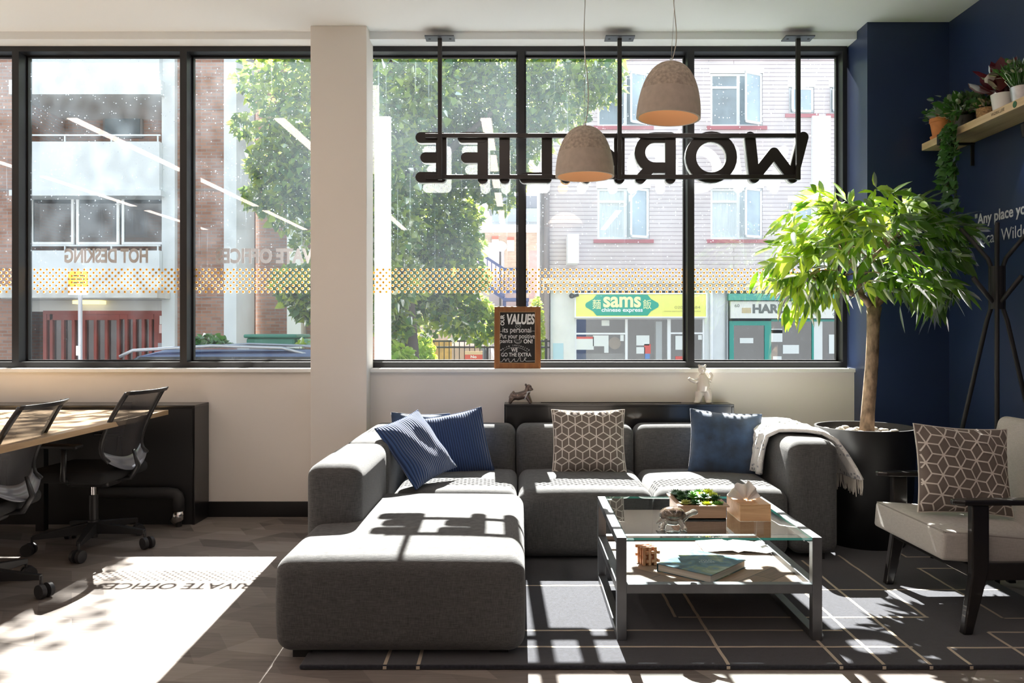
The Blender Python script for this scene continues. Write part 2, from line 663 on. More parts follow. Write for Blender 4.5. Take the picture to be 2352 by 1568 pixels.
def leaves(centers, dirs, length, width, normals=None, fold=0.15, shape='lance', jitter=0.35, droop=0.0):
    """fold-along-the-midrib leaves as one mesh; centers = stalk ends"""
    c = np.asarray(centers, float); d = np.asarray(dirs, float)
    n = len(c)
    d /= np.linalg.norm(d, axis=1, keepdims=True) + 1e-9
    if normals is None:
        normals = rng.normal(size=(n, 3)) * jitter + np.array([0, 0, 1.0])
    s = np.cross(d, normals)
    s /= np.linalg.norm(s, axis=1, keepdims=True) + 1e-9
    up = np.cross(s, d)
    L = (length * rng.uniform(0.7, 1.2, n))[:, None]
    W = (width * rng.uniform(0.8, 1.2, n))[:, None]
    dz = np.array([0, 0, -1.0])
    if shape == 'lance':
        prof = [(0.0, 0.0), (0.22, 0.42), (0.5, 0.5), (0.78, 0.3), (1.0, 0.0)]
    elif shape == 'round':
        prof = [(0.0, 0.05), (0.2, 0.45), (0.5, 0.52), (0.8, 0.35), (1.0, 0.0)]
    else:
        prof = [(0.0, 0.1), (0.12, 0.5), (0.45, 0.35), (0.6, 0.28), (1.0, 0.0)]
    k = len(prof)
    V = np.zeros((n, 3 * k, 3))
    for i, (t, w) in enumerate(prof):
        mid = c + d * L * t + dz * droop * L * t * t - up * 0.0
        V[:, 3 * i] = mid - s * W * w + up * W * w * fold * 2
        V[:, 3 * i + 1] = mid
        V[:, 3 * i + 2] = mid + s * W * w + up * W * w * fold * 2
    base = []
    for i in range(k - 1):
        a = 3 * i
        base += [(a, a + 1, a + 4, a + 3), (a + 1, a + 2, a + 5, a + 4)]
    return V.reshape(-1, 3), np.array(base), n, 3 * k


def leaf_object(name, sets, mats, parent=None):
    """sets = list of (V, base, n, k, matindex)"""
    allv = []; allf = []; mi = []
    off = 0
    for (V, base, n, k, m) in sets:
        allv.append(V)
        f = (np.arange(n)[:, None, None] * k + base[None]).reshape(-1, 4) + off
        allf.append(f); mi.append(np.full(len(f), m))
        off += len(V)
    V = np.concatenate(allv); Fa = np.concatenate(allf); mi = np.concatenate(mi)
    me = bpy.data.meshes.new(name)
    me.vertices.add(len(V)); me.vertices.foreach_set('co', V.astype(np.float32).ravel())
    me.loops.add(Fa.size); me.loops.foreach_set('vertex_index', Fa.astype(np.int32).ravel())
    me.polygons.add(len(Fa))
    me.polygons.foreach_set('loop_start', (np.arange(len(Fa)) * 4).astype(np.int32))
    for m in mats: me.materials.append(m)
    me.update(calc_edges=True)
    me.polygons.foreach_set('material_index', mi.astype(np.int32))
    me.polygons.foreach_set('use_smooth', np.ones(len(Fa), bool))
    me.update()
    me.validate()
    o = bpy.data.objects.new(name, me)
    COL.objects.link(o)
    if parent: o.parent = parent
    return o


# ------------------------------------------------------------------ palette
M_wall = mat('white_paint', (0.84, 0.80, 0.75), 0.85, spec=0.2, bump=0.05, bscale=300)
M_ceil = mat('ceiling_paint', (0.89, 0.92, 0.93), 0.9, spec=0.2)
M_sill = mat('sill_gloss', (0.88, 0.88, 0.86), 0.35)
M_blue = mat('navy_paint', (0.024, 0.043, 0.11), 0.36, spec=0.5, noise=0.08, nscale=3)
M_black = mat('black_lacquer', (0.008, 0.008, 0.009), 0.28, coat=0.2)
M_blackm = mat('black_matte', (0.012, 0.012, 0.013), 0.55)
M_frame = mat('window_frame_grey', (0.012, 0.012, 0.014), 0.4)
M_signm = mat('sign_black', (0.022, 0.017, 0.015), 0.3)
M_signw = mat('sign_white', (0.9, 0.9, 0.9), 0.3)
M_orange = mat('orange_vinyl', (0.95, 0.42, 0.03), 0.4)
M_steel = mat('dark_steel', (0.12, 0.125, 0.135), 0.38, metal=0.5, noise=0.2, nscale=8)
M_chrome = mat('chrome', (0.75, 0.75, 0.77), 0.18, metal=1)
M_sofa = weave('sofa_cloth', (0.055, 0.056, 0.058), (0.125, 0.125, 0.125), 620)
M_linen = weave('linen_cloth', (0.40, 0.38, 0.35), (0.52, 0.50, 0.47), 700)
M_taupe = mat('taupe_cloth', (0.20, 0.17, 0.15), 0.9, spec=0.1, bump=0.3, bscale=900)
M_cream = mat('cream_print', (0.72, 0.68, 0.62), 0.9, spec=0.1)
M_velvet = mat('navy_velvet', (0.02, 0.05, 0.11), 0.8, sheen=0.8, noise=0.5, nscale=14)
M_oak = wood_mat('light_oak', (0.36, 0.23, 0.12), (0.56, 0.39, 0.23), 'y', 0.45)
M_pine = wood_mat('pine_plank', (0.56, 0.38, 0.2), (0.80, 0.62, 0.40), 'y', 0.55, 18)
M_bamboo = wood_mat('bamboo', (0.50, 0.27, 0.12), (0.68, 0.42, 0.22), 'x', 0.45, 30)
M_boxwood = wood_mat('planter_wood', (0.30, 0.17, 0.10), (0.48, 0.31, 0.20), 'x', 0.6, 24)
M_framewood = wood_mat('frame_wood', (0.22, 0.085, 0.025), (0.36, 0.15, 0.05), 'z', 0.4, 30)
M_chalk = mat('chalk_black', (0.012, 0.012, 0.012), 0.7)
M_chalkw = mat('chalk_white', (0.85, 0.85, 0.85), 0.9)
M_concrete = mat('sand_concrete', (0.46, 0.38, 0.31), 0.95, spec=0.1, noise=0.25, nscale=60, bump=0.9, bscale=90)
M_concrete2 = mat('smooth_concrete', (0.50, 0.42, 0.35), 0.9, spec=0.1, noise=0.08, nscale=30)
M_shadein = mat('shade_inside', (0.72, 0.50, 0.34), 0.8)
M_pot = mat('dark_planter', (0.012, 0.012, 0.013), 0.4, noise=0.3, nscale=4)
M_terra = mat('terracotta', (0.68, 0.25, 0.09), 0.8, noise=0.12, nscale=20)
M_white = mat('white_ceramic', (0.86, 0.85, 0.83), 0.25)
M_glaze = mat('cream_glaze', (0.70, 0.62, 0.53), 0.12, coat=0.5)
M_zinc = mat('zinc', (0.6, 0.6, 0.6), 0.35, metal=0.9, noise=0.15, nscale=30)
M_wicker = mat('wicker', (0.42, 0.26, 0.12), 0.8, noise=0.5, nscale=120, bump=1, bscale=120)
M_soil = mat('soil', (0.03, 0.022, 0.016), 0.95, noise=0.5, nscale=50)
M_peb = mat('pebble', (0.55, 0.5, 0.43), 0.6, noise=0.25, nscale=12)
M_bark = mat('bark', (0.30, 0.21, 0.14), 0.9, noise=0.55, nscale=35, bump=1.0, bscale=60, stretch=(1, 1, 0.5))
M_plast = mat('black_plastic', (0.018, 0.018, 0.02), 0.42)
M_plastg = mat('grey_gloss_plastic', (0.16, 0.17, 0.20), 0.25, coat=0.5)
M_seat = mat('black_seat_cloth', (0.012, 0.012, 0.013), 0.9, bump=0.4, bscale=700)
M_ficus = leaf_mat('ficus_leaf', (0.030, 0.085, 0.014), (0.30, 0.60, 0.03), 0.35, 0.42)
M_ficus2 = leaf_mat('ficus_backlit_leaf', (0.11, 0.25, 0.03), (0.80, 0.98, 0.10), 0.3, 0.65)  # brighter copy of the ficus leaf, light shining through put into its colour
M_ivy = leaf_mat('ivy_leaf', (0.045, 0.15, 0.03), (0.15, 0.38, 0.05), 0.3, 0.35)
M_tree = leaf_mat('tree_leaf', (0.10, 0.19, 0.04), (0.75, 0.85, 0.10), 0.15, 0.55)
M_treed = leaf_mat('tree_dark_leaf', (0.05, 0.12, 0.05), (0.25, 0.40, 0.08), 0.15, 0.45)
M_hedge = leaf_mat('hedge_leaf', (0.16, 0.30, 0.03), (0.65, 0.80, 0.08), 0.1, 0.45)
M_red_leaf = leaf_mat('burgundy_leaf', (0.10, 0.012, 0.02), (0.30, 0.02, 0.03), 0.2, 0.3)
M_glass = pane_mat('window_glass', dirt=0.045, refl=2.3, ior=1.5)
M_clear = pane_mat('clear_glass', (0.97, 0.99, 0.985), refl=1.6)

# floor: carpet planks laid askew in many greys
def floor_mat():
    m = bpy.data.materials.new('floor_carpet')
    m.use_nodes = True
    nt = m.node_tree
    b = nt.nodes['Principled BSDF']
    b.inputs['Roughness'].default_value = 0.75
    b.inputs['Specular IOR Level'].default_value = 0.3
    tc = nd(nt, 'ShaderNodeTexCoord')
    cols = []
    for (skx, sky, w, h, off) in ((0.55, 0.25, 0.30, 0.15, 0.5), (-0.75, 0.1, 0.42, 0.21, 0.33)):
        sp = nd(nt, 'ShaderNodeSeparateXYZ')
        nt.links.new(tc.outputs['Object'], sp.inputs[0])
        a = nd(nt, 'ShaderNodeMath', operation='MULTIPLY_ADD')
        nt.links.new(sp.outputs['Y'], a.inputs[0]); a.inputs[1].default_value = skx
        nt.links.new(sp.outputs['X'], a.inputs[2])
        c = nd(nt, 'ShaderNodeMath', operation='MULTIPLY_ADD')
        nt.links.new(sp.outputs['X'], c.inputs[0]); c.inputs[1].default_value = sky
        nt.links.new(sp.outputs['Y'], c.inputs[2])
        cb = nd(nt, 'ShaderNodeCombineXYZ')
        nt.links.new(a.outputs[0], cb.inputs[0]); nt.links.new(c.outputs[0], cb.inputs[1])
        br = nd(nt, 'ShaderNodeTexBrick')
        br.offset = off
        br.inputs['Scale'].default_value = 1
        br.inputs['Brick Width'].default_value = w
        br.inputs['Row Height'].default_value = h
        br.inputs['Mortar Size'].default_value = 0.0
        br.inputs['Color1'].default_value = (0.0, 0.0, 0.0, 1)
        br.inputs['Color2'].default_value = (1, 1, 1, 1)
        nt.links.new(cb.outputs[0], br.inputs['Vector'])
        cols.append(br.outputs['Color'])
    mx = nd(nt, 'ShaderNodeMix', data_type='RGBA')
    mx.inputs['Factor'].default_value = 0.45
    nt.links.new(cols[0], mx.inputs['A']); nt.links.new(cols[1], mx.inputs['B'])
    mp = nd(nt, 'ShaderNodeMapping')
    mp.inputs['Scale'].default_value = (2, 30, 1)
    mp.inputs['Rotation'].default_value = (0, 0, R(20))
    nz = nd(nt, 'ShaderNodeTexNoise'); nz.inputs['Scale'].default_value = 3; nz.inputs['Detail'].default_value = 5
    nt.links.new(tc.outputs['Object'], mp.inputs[0]); nt.links.new(mp.outputs[0], nz.inputs['Vector'])
    m2 = nd(nt, 'ShaderNodeMix', data_type='RGBA')
    m2.inputs['Factor'].default_value = 0.35
    nt.links.new(mx.outputs['Result'], m2.inputs['A']); nt.links.new(nz.outputs['Fac'], m2.inputs['B'])
    rp = nd(nt, 'ShaderNodeValToRGB')
    rp.color_ramp.elements[0].position = 0.15; rp.color_ramp.elements[1].position = 0.8
    rp.color_ramp.elements[0].color = (0.075, 0.062, 0.056, 1)
    rp.color_ramp.elements[1].color = (0.30, 0.265, 0.24, 1)
    nt.links.new(m2.outputs['Result'], rp.inputs[0])
    nt.links.new(rp.outputs[0], b.inputs['Base Color'])
    return m


M_floor = floor_mat()

# ------------------------------------------------------------------ setting: the room
WY = 5.41       # inner face of the wall below the window
FY = 5.50       # front of window frames
GY = 5.62       # glass
CEIL = 3.20
XR = 2.738      # right wall
XL = -7.0
YB = -4.5
struct(MB().box(XL, XR + .2, YB, WY + .25, -0.2, 0).build('floor', M_floor))
struct(MB().box(XL - .2, XR + .2, YB - .2, WY + .25, CEIL, CEIL + 0.2).build('ceiling', M_ceil))
struct(MB().box(XL, 2.3, WY, WY + .25, 0.0, 0.955).build('wall_back', M_wall))
# lowered strip of ceiling in front of the glazing
struct(MB().box(XL, 2.216, 5.37, 5.66, 3.15, CEIL).build('trim_1', M_ceil))
struct(MB().box(XL - .2, XL, YB - .2, WY + .25, 0, CEIL).build('wall_left', M_wall))
struct(MB().box(XL, XR + .2, YB - .2, YB, 0, CEIL).build('wall_front', M_wall))
struct(MB().box(XR, XR + .2, YB, WY + .25, 0, CEIL).build('wall_right', M_blue))
struct(MB().box(2.216, XR, 5.207, WY + .25, 0, CEIL).build('wall_corner', M_blue))
# column between the window runs
struct(MB().box(-1.356, -0.993, 5.27, 5.50, 0, CEIL).build('wall_column', M_wall, bevel=0.003))
# window sills
for i, (a, b) in enumerate(((XL, -1.356), (-0.993, 2.216))):
    struct(MB().box(a, b, 5.385, 5.56, 0.955, 0.981).build('trim_%d' % (i + 2), M_sill, bevel=0.004))
# skirting
struct(MB().box(-2.063, -1.356, 5.392, WY, 0, 0.10).build('baseboard_left', M_black))
struct(MB().box(-0.993, 2.216, 5.392, WY, 0, 0.10).build('baseboard_middle', M_black))
struct(MB().box(-1.37, -0.979, 5.256, 5.27, 0, 0.10).build('baseboard_column', M_black))

# windows: one thing per bay of glazing
mull = [-6.82, -5.68, -4.543, -3.406, -2.273, -1.133, 0.006, 1.151]
ZB, ZT = 1.02, 3.114
bays = [(-6.82, -5.68), (-5.68, -4.543), (-4.543, -3.406), (-3.406, -2.273), (-2.273, -1.133), (-1.133, 0.006), (0.006, 1.151), (1.151, 2.205)]
for i, (a, b) in enumerate(bays):
    w = bpy.data.objects.new('window_%d' % (i + 1), None); COL.objects.link(w); struct(w)
    w.location = ((a + b) / 2, GY, 0.985)
    ox, oy, oz = w.location
    m = MB()
    m.box(a - ox, b - ox, FY - oy, GY + .03 - oy, 0.981 - oz, ZB - oz)
    m.box(a - ox, b - ox, FY - oy, GY + .03 - oy, ZT - oz, 3.15 - oz)
    ml = 0.023
    m.box(a - ox, a + ml - ox, FY - oy, GY + .03 - oy, ZB - oz, ZT - oz)
    mr_ = 0.023 if i < 7 else 0.03
    m.box(b - mr_ - ox, b - ox, FY - oy, GY + .03 - oy, ZB - oz, ZT - oz)
    # inner glazing bead
    for (q0, q1, r0, r1) in ((a + ml, b - mr_, ZB, ZB + .012), (a + ml, b - mr_, ZT - .012, ZT), (a + ml, a + ml + .012, ZB, ZT), (b - mr_ - .012, b - mr_, ZB, ZT)):
        m.boxj(q0 - ox, q1 - ox, GY - .03 - oy, GY - .004 - oy, r0 - oz, r1 - oz)
    m.build('window_frame', M_frame, w)
    g = MB().quad((a + ml - ox, 0, ZB - oz), (b - mr_ - ox, 0, ZB - oz), (b - mr_ - ox, 0, ZT - oz), (a + ml - ox, 0, ZT - oz))
    # the pane's dirt reads object coordinates in metres above the floor
    pane = MB()
    pane.quad((a + ml, 0, ZB), (b - mr_, 0, ZB), (b - mr_, 0, ZT), (a + ml, 0, ZT))
    po = pane.build('window_pane', M_glass, w)
    po.location = (-ox, 0, -oz)

# ------------------------------------------------------------------ ceiling light strips (seen mirrored in the glass)
M_lamp = mat('lamp_diffuser', (1.0, 0.80, 0.70), 0.5, emit=8.0)
lamp0 = thing('linear_ceiling_light', 'slim white ceiling light strip', 'ceiling light', (0, 0, CEIL))
MB().box(-.055, .055, -1.22, 1.22, -.045, 0).build('housing', M_signw, lamp0)
MB().box(-.047, .047, -1.20, 1.20, -.053, -.0455).build('diffuser', M_lamp, lamp0)
first = True
for ix, x in enumerate((-5.92, -4.05, -2.18, -0.31, 1.56)):
    for iy, y in enumerate((2.67, -0.05, -2.9)):
        o = lamp0 if first else copy_tree(lamp0)
        first = False
        o.location = (x, y, CEIL)
        tag(o, 'slim white strip light on the ceiling, %s row from the left, %s from the window' % (('first', 'second', 'third', 'fourth', 'fifth')[ix], ('nearest', 'second', 'furthest')[iy]), 'ceiling light', 'ceiling strip lights')

# ------------------------------------------------------------------ hanging sign
sg = thing('hanging_sign', 'black steel frame sign of rounded letters hanging in the window, seen from behind', 'sign', (0.6, 5.40, 3.15))
so = Vector(sg.location)


def SP(px, py, Y=5.40):
    p = Vector(P(px, py, Y)); return p - so


for py in (312, 406.5):
    a = SP(977, py, 5.37); b = SP(1836, py, 5.37)
    MB().bar(a, b, 0.028).build('rail', M_signm, sg, bevel=0.002)
for px in (1010.5, 1423, 1833):
    a = SP(px, 413, 5.345); b = Vector((a.x, a.y, 0.0))
    MB().bar(a, b, 0.027).build('hanger', M_signm, sg, bevel=0.002)
    m = MB().box(a.x - .095, a.x + .095, a.y - .05, a.y + .05, -.008, 0)
    pl = m.build('ceiling_plate', mat('plate_grey', (0.10, 0.11, 0.13), 0.4), sg)
    sc = MB()
    for q in (-.068, .068):
        MB().lathe([(.0005, -.010), (.008, -.010), (.008, -.008)], (a.x + q, a.y, 0), 10).build('screw', M_blackm, pl)


def ribbon(mb, pts, r, y0, y1, closed):
    """curved stroke of even width without end caps"""
    n = len(pts)
    L = []; Q = []
    for i in range(n):
        if closed: a = pts[i - 1]; b = pts[(i + 1) % n]
        else: a = pts[max(0, i - 1)]; b = pts[min(n - 1, i + 1)]
        t = Vector((b[0] - a[0], b[1] - a[1])).normalized()
        nrm = Vector((-t.y, t.x)) * r
        L.append((pts[i][0] + nrm.x, pts[i][1] + nrm.y)); Q.append((pts[i][0] - nrm.x, pts[i][1] - nrm.y))
    ym = y0 + (y1 - y0) * .35
    seg = range(n if closed else n - 1)
    def face(ya, yb, A, mi):
        mb.mi = mi
        vs = [(p[0], ya, p[1]) for p in A] + [(p[0], yb, p[1]) for p in A]
        mb.add(vs, [(k, (k + 1) % n, (k + 1) % n + n, k + n) for k in seg])
    for (ya, yb, mi) in ((y0, ym, 0), (ym, y1, 1)):
        face(ya, yb, L, mi); face(ya, yb, Q, mi)
    for (y, mi) in ((y0, 0), (y1, 1)):
        mb.mi = mi
        mb.add([(p[0], y, p[1]) for p in L] + [(p[0], y, p[1]) for p in Q], [(k, (k + 1) % n, (k + 1) % n + n, k + n) for k in seg])
    mb.mi = 0


STK = [0]


def stroke(mb, pts, r, y0, y1):
    """rounded-end stroke path in the xz plane extruded from y0 (camera side, dark) to y1 (street side, white)"""
    if len(pts) > 8:
        if (Vector(pts[0]) - Vector(pts[-1])).length < 1e-5: ribbon(mb, pts[:-1], r, y0, y1, True)
        else: ribbon(mb, pts, r, y0, y1, False)
        return
    pts = [Vector((p[0], p[1])) for p in pts]
    n = 10
    for i in range(len(pts) - 1):
        a, b = pts[i], pts[i + 1]
        t = (b - a)
        if t.length < 1e-6: t = Vector((1, 0))
        t.normalize()
        ang = math.atan2(t.y, t.x)
        poly = []
        for k in range(n + 1):
            q = ang + PI / 2 + PI * k / n
            poly.append((a.x + r * math.cos(q), a.y + r * math.sin(q)))
        for k in range(n + 1):
            q = ang - PI / 2 + PI * k / n
            poly.append((b.x + r * math.cos(q), b.y + r * math.sin(q)))
        m = len(poly)
        STK[0] += 1
        e = 0.0007 * (STK[0] % 6 + 1)
        ym = y0 + (y1 - y0) * .35
        mb.mi = 0
        vm = [(p[0], y0 - e, p[1]) for p in poly] + [(p[0], ym, p[1]) for p in poly]
        mb.add(vm, [tuple(range(m - 1, -1, -1))] + [(k, (k + 1) % m, (k + 1) % m + m, k + m) for k in range(m)])
        mb.mi = 1
        vm = [(p[0], ym, p[1]) for p in poly] + [(p[0], y1 + e, p[1]) for p in poly]
        mb.add(vm, [tuple(range(m, 2 * m))] + [(k, (k + 1) % m, (k + 1) % m + m, k + m) for k in range(m)])
    mb.mi = 0


LET = {
    'E': [[(967, 317), (1014, 317)], [(978, 363), (1014, 363)], [(967, 408), (1014, 408)], [(1014, 317), (1014, 408)]],
    'F': [[(1063, 317), (1109, 317)], [(1071, 363), (1109, 363)], [(1109, 317), (1109, 411)]],
    'I': [[(1159, 317), (1159, 411)]],
    'L': [[(1256, 317), (1256, 409)], [(1205, 409), (1256, 409)]],
    'dot': [[(1299, 409.5), (1300, 410)]],
    'K': [[(1422, 317), (1422, 411)], [(1350, 317), (1422, 376)], [(1378, 352), (1346, 410)]],
    'R': [[(1539, 317), (1539, 411)], [(1539, 317), (1503, 317)] + [(1503 - 34 * math.sin(PI * k / 12), 351.5 - 34.5 * math.cos(PI * k / 12)) for k in range(1, 12)] + [(1503, 386), (1539, 386)], [(1494, 386), (1470, 411)]],
    'O': [[(1632.5 + 47 * math.cos(2 * PI * k / 28), 362 + 47 * math.sin(2 * PI * k / 28)) for k in range(29)]],
    'W': [[(1721, 316), (1731, 409), (1776, 352), (1819, 409), (1843, 316)]],
}
for k_, sts in LET.items():
    m = MB()
    for st in sts:
        pts = []
        for p in st:
            q = SP(p[0], p[1], 5.41); pts.append((q.x, q.z))
        stroke(m, pts, 12.0 * 5.41 / F, 5.392 - so.y, 5.445 - so.y)
    o = m.build('letter', [M_signm, M_orange if k_ == 'dot' else M_signw], sg)
    if k_ == 'dot': o['label'] = 'round full stop between the two words'

# ------------------------------------------------------------------ vinyl on the glass
VY = GY - 0.004
VIN_W = leaf_mat('white_vinyl', (.60, .60, .62), (.55, .55, .57), 0.02, .25, var=0)


def vinyl_text(name, label, txt, pxl, pxr, pyt, pyb):
    a = Vector(P(pxl, pyt, VY)); b = Vector(P(pxr, pyb, VY))
    m = MB()
    cx, cz = (a.x + b.x) / 2, (a.z + b.z) / 2
    add_text(m, txt, (0, 0, 0), (-1, 0, 0), (0, 0, 1), 0.1, abs(b.x - a.x), abs(a.z - b.z), bold=0.004)
    o = m.build(name, VIN_W, loc=(cx, VY, cz), solid=0.0006)
    tag(o, label, 'window lettering')


vinyl_text('window_lettering', 'grey lettering HOT DESKING on the glass, read from outside', 'HOT DESKING', 148, 340, 570, 604)
vinyl_text('window_lettering', 'grey lettering PRIVATE OFFICES on the glass, partly behind the column', 'PRIVATE OFFICES', 495, 764, 570, 605)
dots_names = {2: 'leftmost strip of orange dots on the glass, at the left edge', 3: 'band of orange dots on the pane behind the desk chairs', 4: 'band of orange dots on the pane left of the column',
              5: 'band of orange dots on the pane right of the column', 6: 'band of orange dots on the pane above the takeaway sign', 7: 'band of orange dots on the pane beside the indoor tree'}
for i in range(2, 8):
    a, b = bays[i]
    m = MB()
    pitch = 0.0429; rp = 0.0216
    for row in range(8):
        z = P(0, 619 + row * 7.3, VY)[2]
        x = math.ceil((a + .035) / pitch) * pitch + (pitch / 2 if row % 2 else 0)
        while x < b - .035:
            for (rr, yy, mi_) in ((0.0068, 0.0, 0), (0.0100, 0.002, 1)):
                m.mi = mi_
                m.add([(x + rr * math.cos(q * PI / 5) + mi_ * .0015, yy, z + rr * math.sin(q * PI / 5)) for q in range(10)], [tuple(range(10))])
            x += pitch
    zc = 1.58
    m.v = [(v[0] - (a + b) / 2, v[1], v[2] - zc) for v in m.v]
    o = m.build('dotted_decal', [leaf_mat('dot_orange', (.85, .40, .03), (.60, .26, .01), .02, .15, var=0), leaf_mat('dot_yellow', (.92, .78, .55), (.75, .58, .36), .02, .25, var=0)], loc=((a + b) / 2, VY, zc))
    tag(o, dots_names[i], 'window decal', 'bands of orange dots on the glass')

# ------------------------------------------------------------------ pendant lamps
def pendant(px, pxw, top, bot, Y, label, tilt):
    s = Y / F
    rr = pxw * s / 2
    x = (px - 1195) * s
    zt = EYE + (763 - top) * s
    zb = EYE + (763 - bot) * s
    h = zt - zb
    t = thing('pendant_lamp', label, 'pendant lamp', (x, Y, zt), (0, tilt, 0), 'stone pendant lamps')
    prof = []
    n = 18
    for k in range(n + 1):
        u = k / n
        ang = u * PI / 2
        prof.append((max(0.004, rr * math.sin(ang) ** 0.72), -h * (1 - math.cos(ang)) ** 0.92))
    # lower smooth band and rough dome are one cast shade
    m = MB()
    cut = 12
    m.lathe(prof[:cut + 1], n=48, cap=False)
    m.mi = 1
    m.lathe(prof[cut:], n=48, cap=False)
    m.lathe([prof[-1], (rr - .012, prof[-1][1])], n=48, cap=False)
    m.mi = 2
    m.lathe([(max(.002, a - .012), b - (.012 if a < rr * .8 else 0)) for a, b in prof], n=48, cap=False)
    m.build('lamp_shade', [M_concrete, M_concrete2, M_shadein], t, smooth=True)
    m = MB()
    m.cyl((0, 0, -.002), (0, 0, .02), .012, .006, 12)
    m.tube([(0, 0, .018), (0, 0, CEIL - zt - .002)], .0012, 6)
    m.build('suspension_wire', M_chrome, t, smooth=True)
    L = CEIL - zt
    m = MB()
    pts = []
    for k in range(25):
        u = k / 24
        pts.append((0.022 * math.sin(u * PI * 2.2) * (1 - u) + (.004), 0.004, .01 + u * (L - .012)))
    m.tube(pts, .0028, 6)
    m.build('cord', mat('pale_cord', (0.55, 0.5, 0.44), 0.6), t, smooth=True)
    b = MB().ball((0, 0, -h * .45), .032, 16)
    b.build('light_bulb', mat('warm_bulb', (1, .78, .5), .4, emit=6), t, smooth=True)
    return t


pendant(1343, 135, 290, 406, 4.58, 'sand-coloured stone pendant lamp, the lower one, in front of the hanging sign', R(0))
pendant(1541.5, 146, 143, 272, 4.23, 'sand-coloured stone pendant lamp, the higher one near the ceiling', R(3))

# ------------------------------------------------------------------ black low units by the wall
o = MB().box(-.9, .9, -.11, .11, 0, .758)
u1 = thing('radiator_cover', 'long black low cabinet against the wall behind the desk', 'cabinet', (-4.5, 5.285, 0))
MB().box(-2.45, 2.436, -.115, .12, .742, .758).build('top', M_black, u1, bevel=.002)
MB().box(2.42, 2.436, -.115, .12, 0, .742).build('side_panel', M_black, u1, bevel=.002)
MB().box(-2.45, 2.42, -.105, .12, 0.0, .742).build('front_panel', M_blackm, u1)
u2 = thing('radiator_cover', 'black low cabinet against the wall behind the sofa, two figurines on it', 'cabinet', (.6355, 5.317, 0))
MB().box(-.7385, .7385, -.08, .09, .742, .758).build('top', M_black, u2, bevel=.002)
for q in (-1, 1):
    a, b = sorted((q * .7385, q * .7225))
    MB().box(a, b, -.08, .09, 0, .742).build('side_panel', M_black, u2, bevel=.002)
MB().box(-.7225, .7225, -.076, .07, 0.04, .742).build('front_panel', M_black, u2)
m = MB().box(-.5, .42, .03, .05, .758, .7615)
m.build('vent_slot', M_blackm, u2)

# ------------------------------------------------------------------ sectional sofa
sf = thing('sectional_sofa', 'large dark grey woven corner sofa with chaise', 'sofa', (0.2, 4.4, 0))
sx, sy = 0.2, 4.4


def sofa_part(name, x0, x1, y0, y1, z0, z1, r=.05, crown=0.0, sag=0.0, label=None):
    o = MB().rbox(x0 - sx, x1 - sx, y0 - sy, y1 - sy, z0, z1, r, 5, crown, 10, sag).build(name, M_sofa, sf, smooth=True)
    if label: o['label'] = label
    return o


sofa_part('chaise_seat', -0.905, 0.012, 3.0, 4.245, .035, .385, .055, .018, .008)
sofa_part('corner_seat', -0.675, -0.018, 4.255, 5.0, .035, .385, .05, .018)
sofa_part('seat', -0.012, 0.702, 4.27, 5.0, .035, .385, .06, .018)
sofa_part('seat', 0.708, 1.415, 4.27, 5.0, .035, .385, .06, .018)
sofa_part('armrest', -0.93, -0.69, 3.52, 4.245, .05, .645, .06, .008, label='left armrest beside the chaise')
# the chaise seat is cut round the arm: the arm stands on its left rear
sofa_part('backrest', -0.93, -0.69, 4.25, 5.22, .05, .645, .06, .008)
sofa_part('backrest', -0.69, -0.03, 5.0, 5.22, .05, .645, .06, .006)
sofa_part('backrest', -0.025, 0.702, 5.0, 5.22, .05, .645, .06, .006)
sofa_part('backrest', 0.708, 1.415, 5.0, 5.22, .05, .645, .06, .006)
sofa_part('armrest', 1.42, 1.676, 4.27, 5.22, .05, .645, .06, .008, label='right armrest under the throw')
for (x, y) in ((-.82, 3.1), (-.08, 3.1), (-.82, 5.1), (-.08, 4.35), (.07, 5.1), (.62, 4.4), (1.3, 4.4), (1.58, 4.36), (1.58, 5.1), (-.82, 4.15)):
    MB().box(x - sx - .035, x - sx + .035, y - sy - .035, y - sy + .035, 0.0, .05).build('foot', M_blackm, sf)

# ------------------------------------------------------------------ cushions
def cushion_surface(w, h, t):
    def S(u, v, side):
        # u, v in -1..1 ; returns point, local plane xz, y thickness
        ex = 1 - 0.07 * (1 - v * v) * abs(u) ** 2 * 0.9 if True else 1
        ez = 1 - 0.07 * (1 - u * u) * abs(v) ** 2 * 0.9
        x = w / 2 * u * ex
        z = h / 2 * v * ez
        k = max(0, 1 - abs(u) ** 2.6) ** .6 * max(0, 1 - abs(v) ** 2.6) ** .6
        wr = 0.004 * math.sin(9 * u + 4 * v) * k + 0.006 * math.sin(3 * v * u * 3 + 2)*k
        return (x, side * (t / 2 * k) + wr, z)
    return S


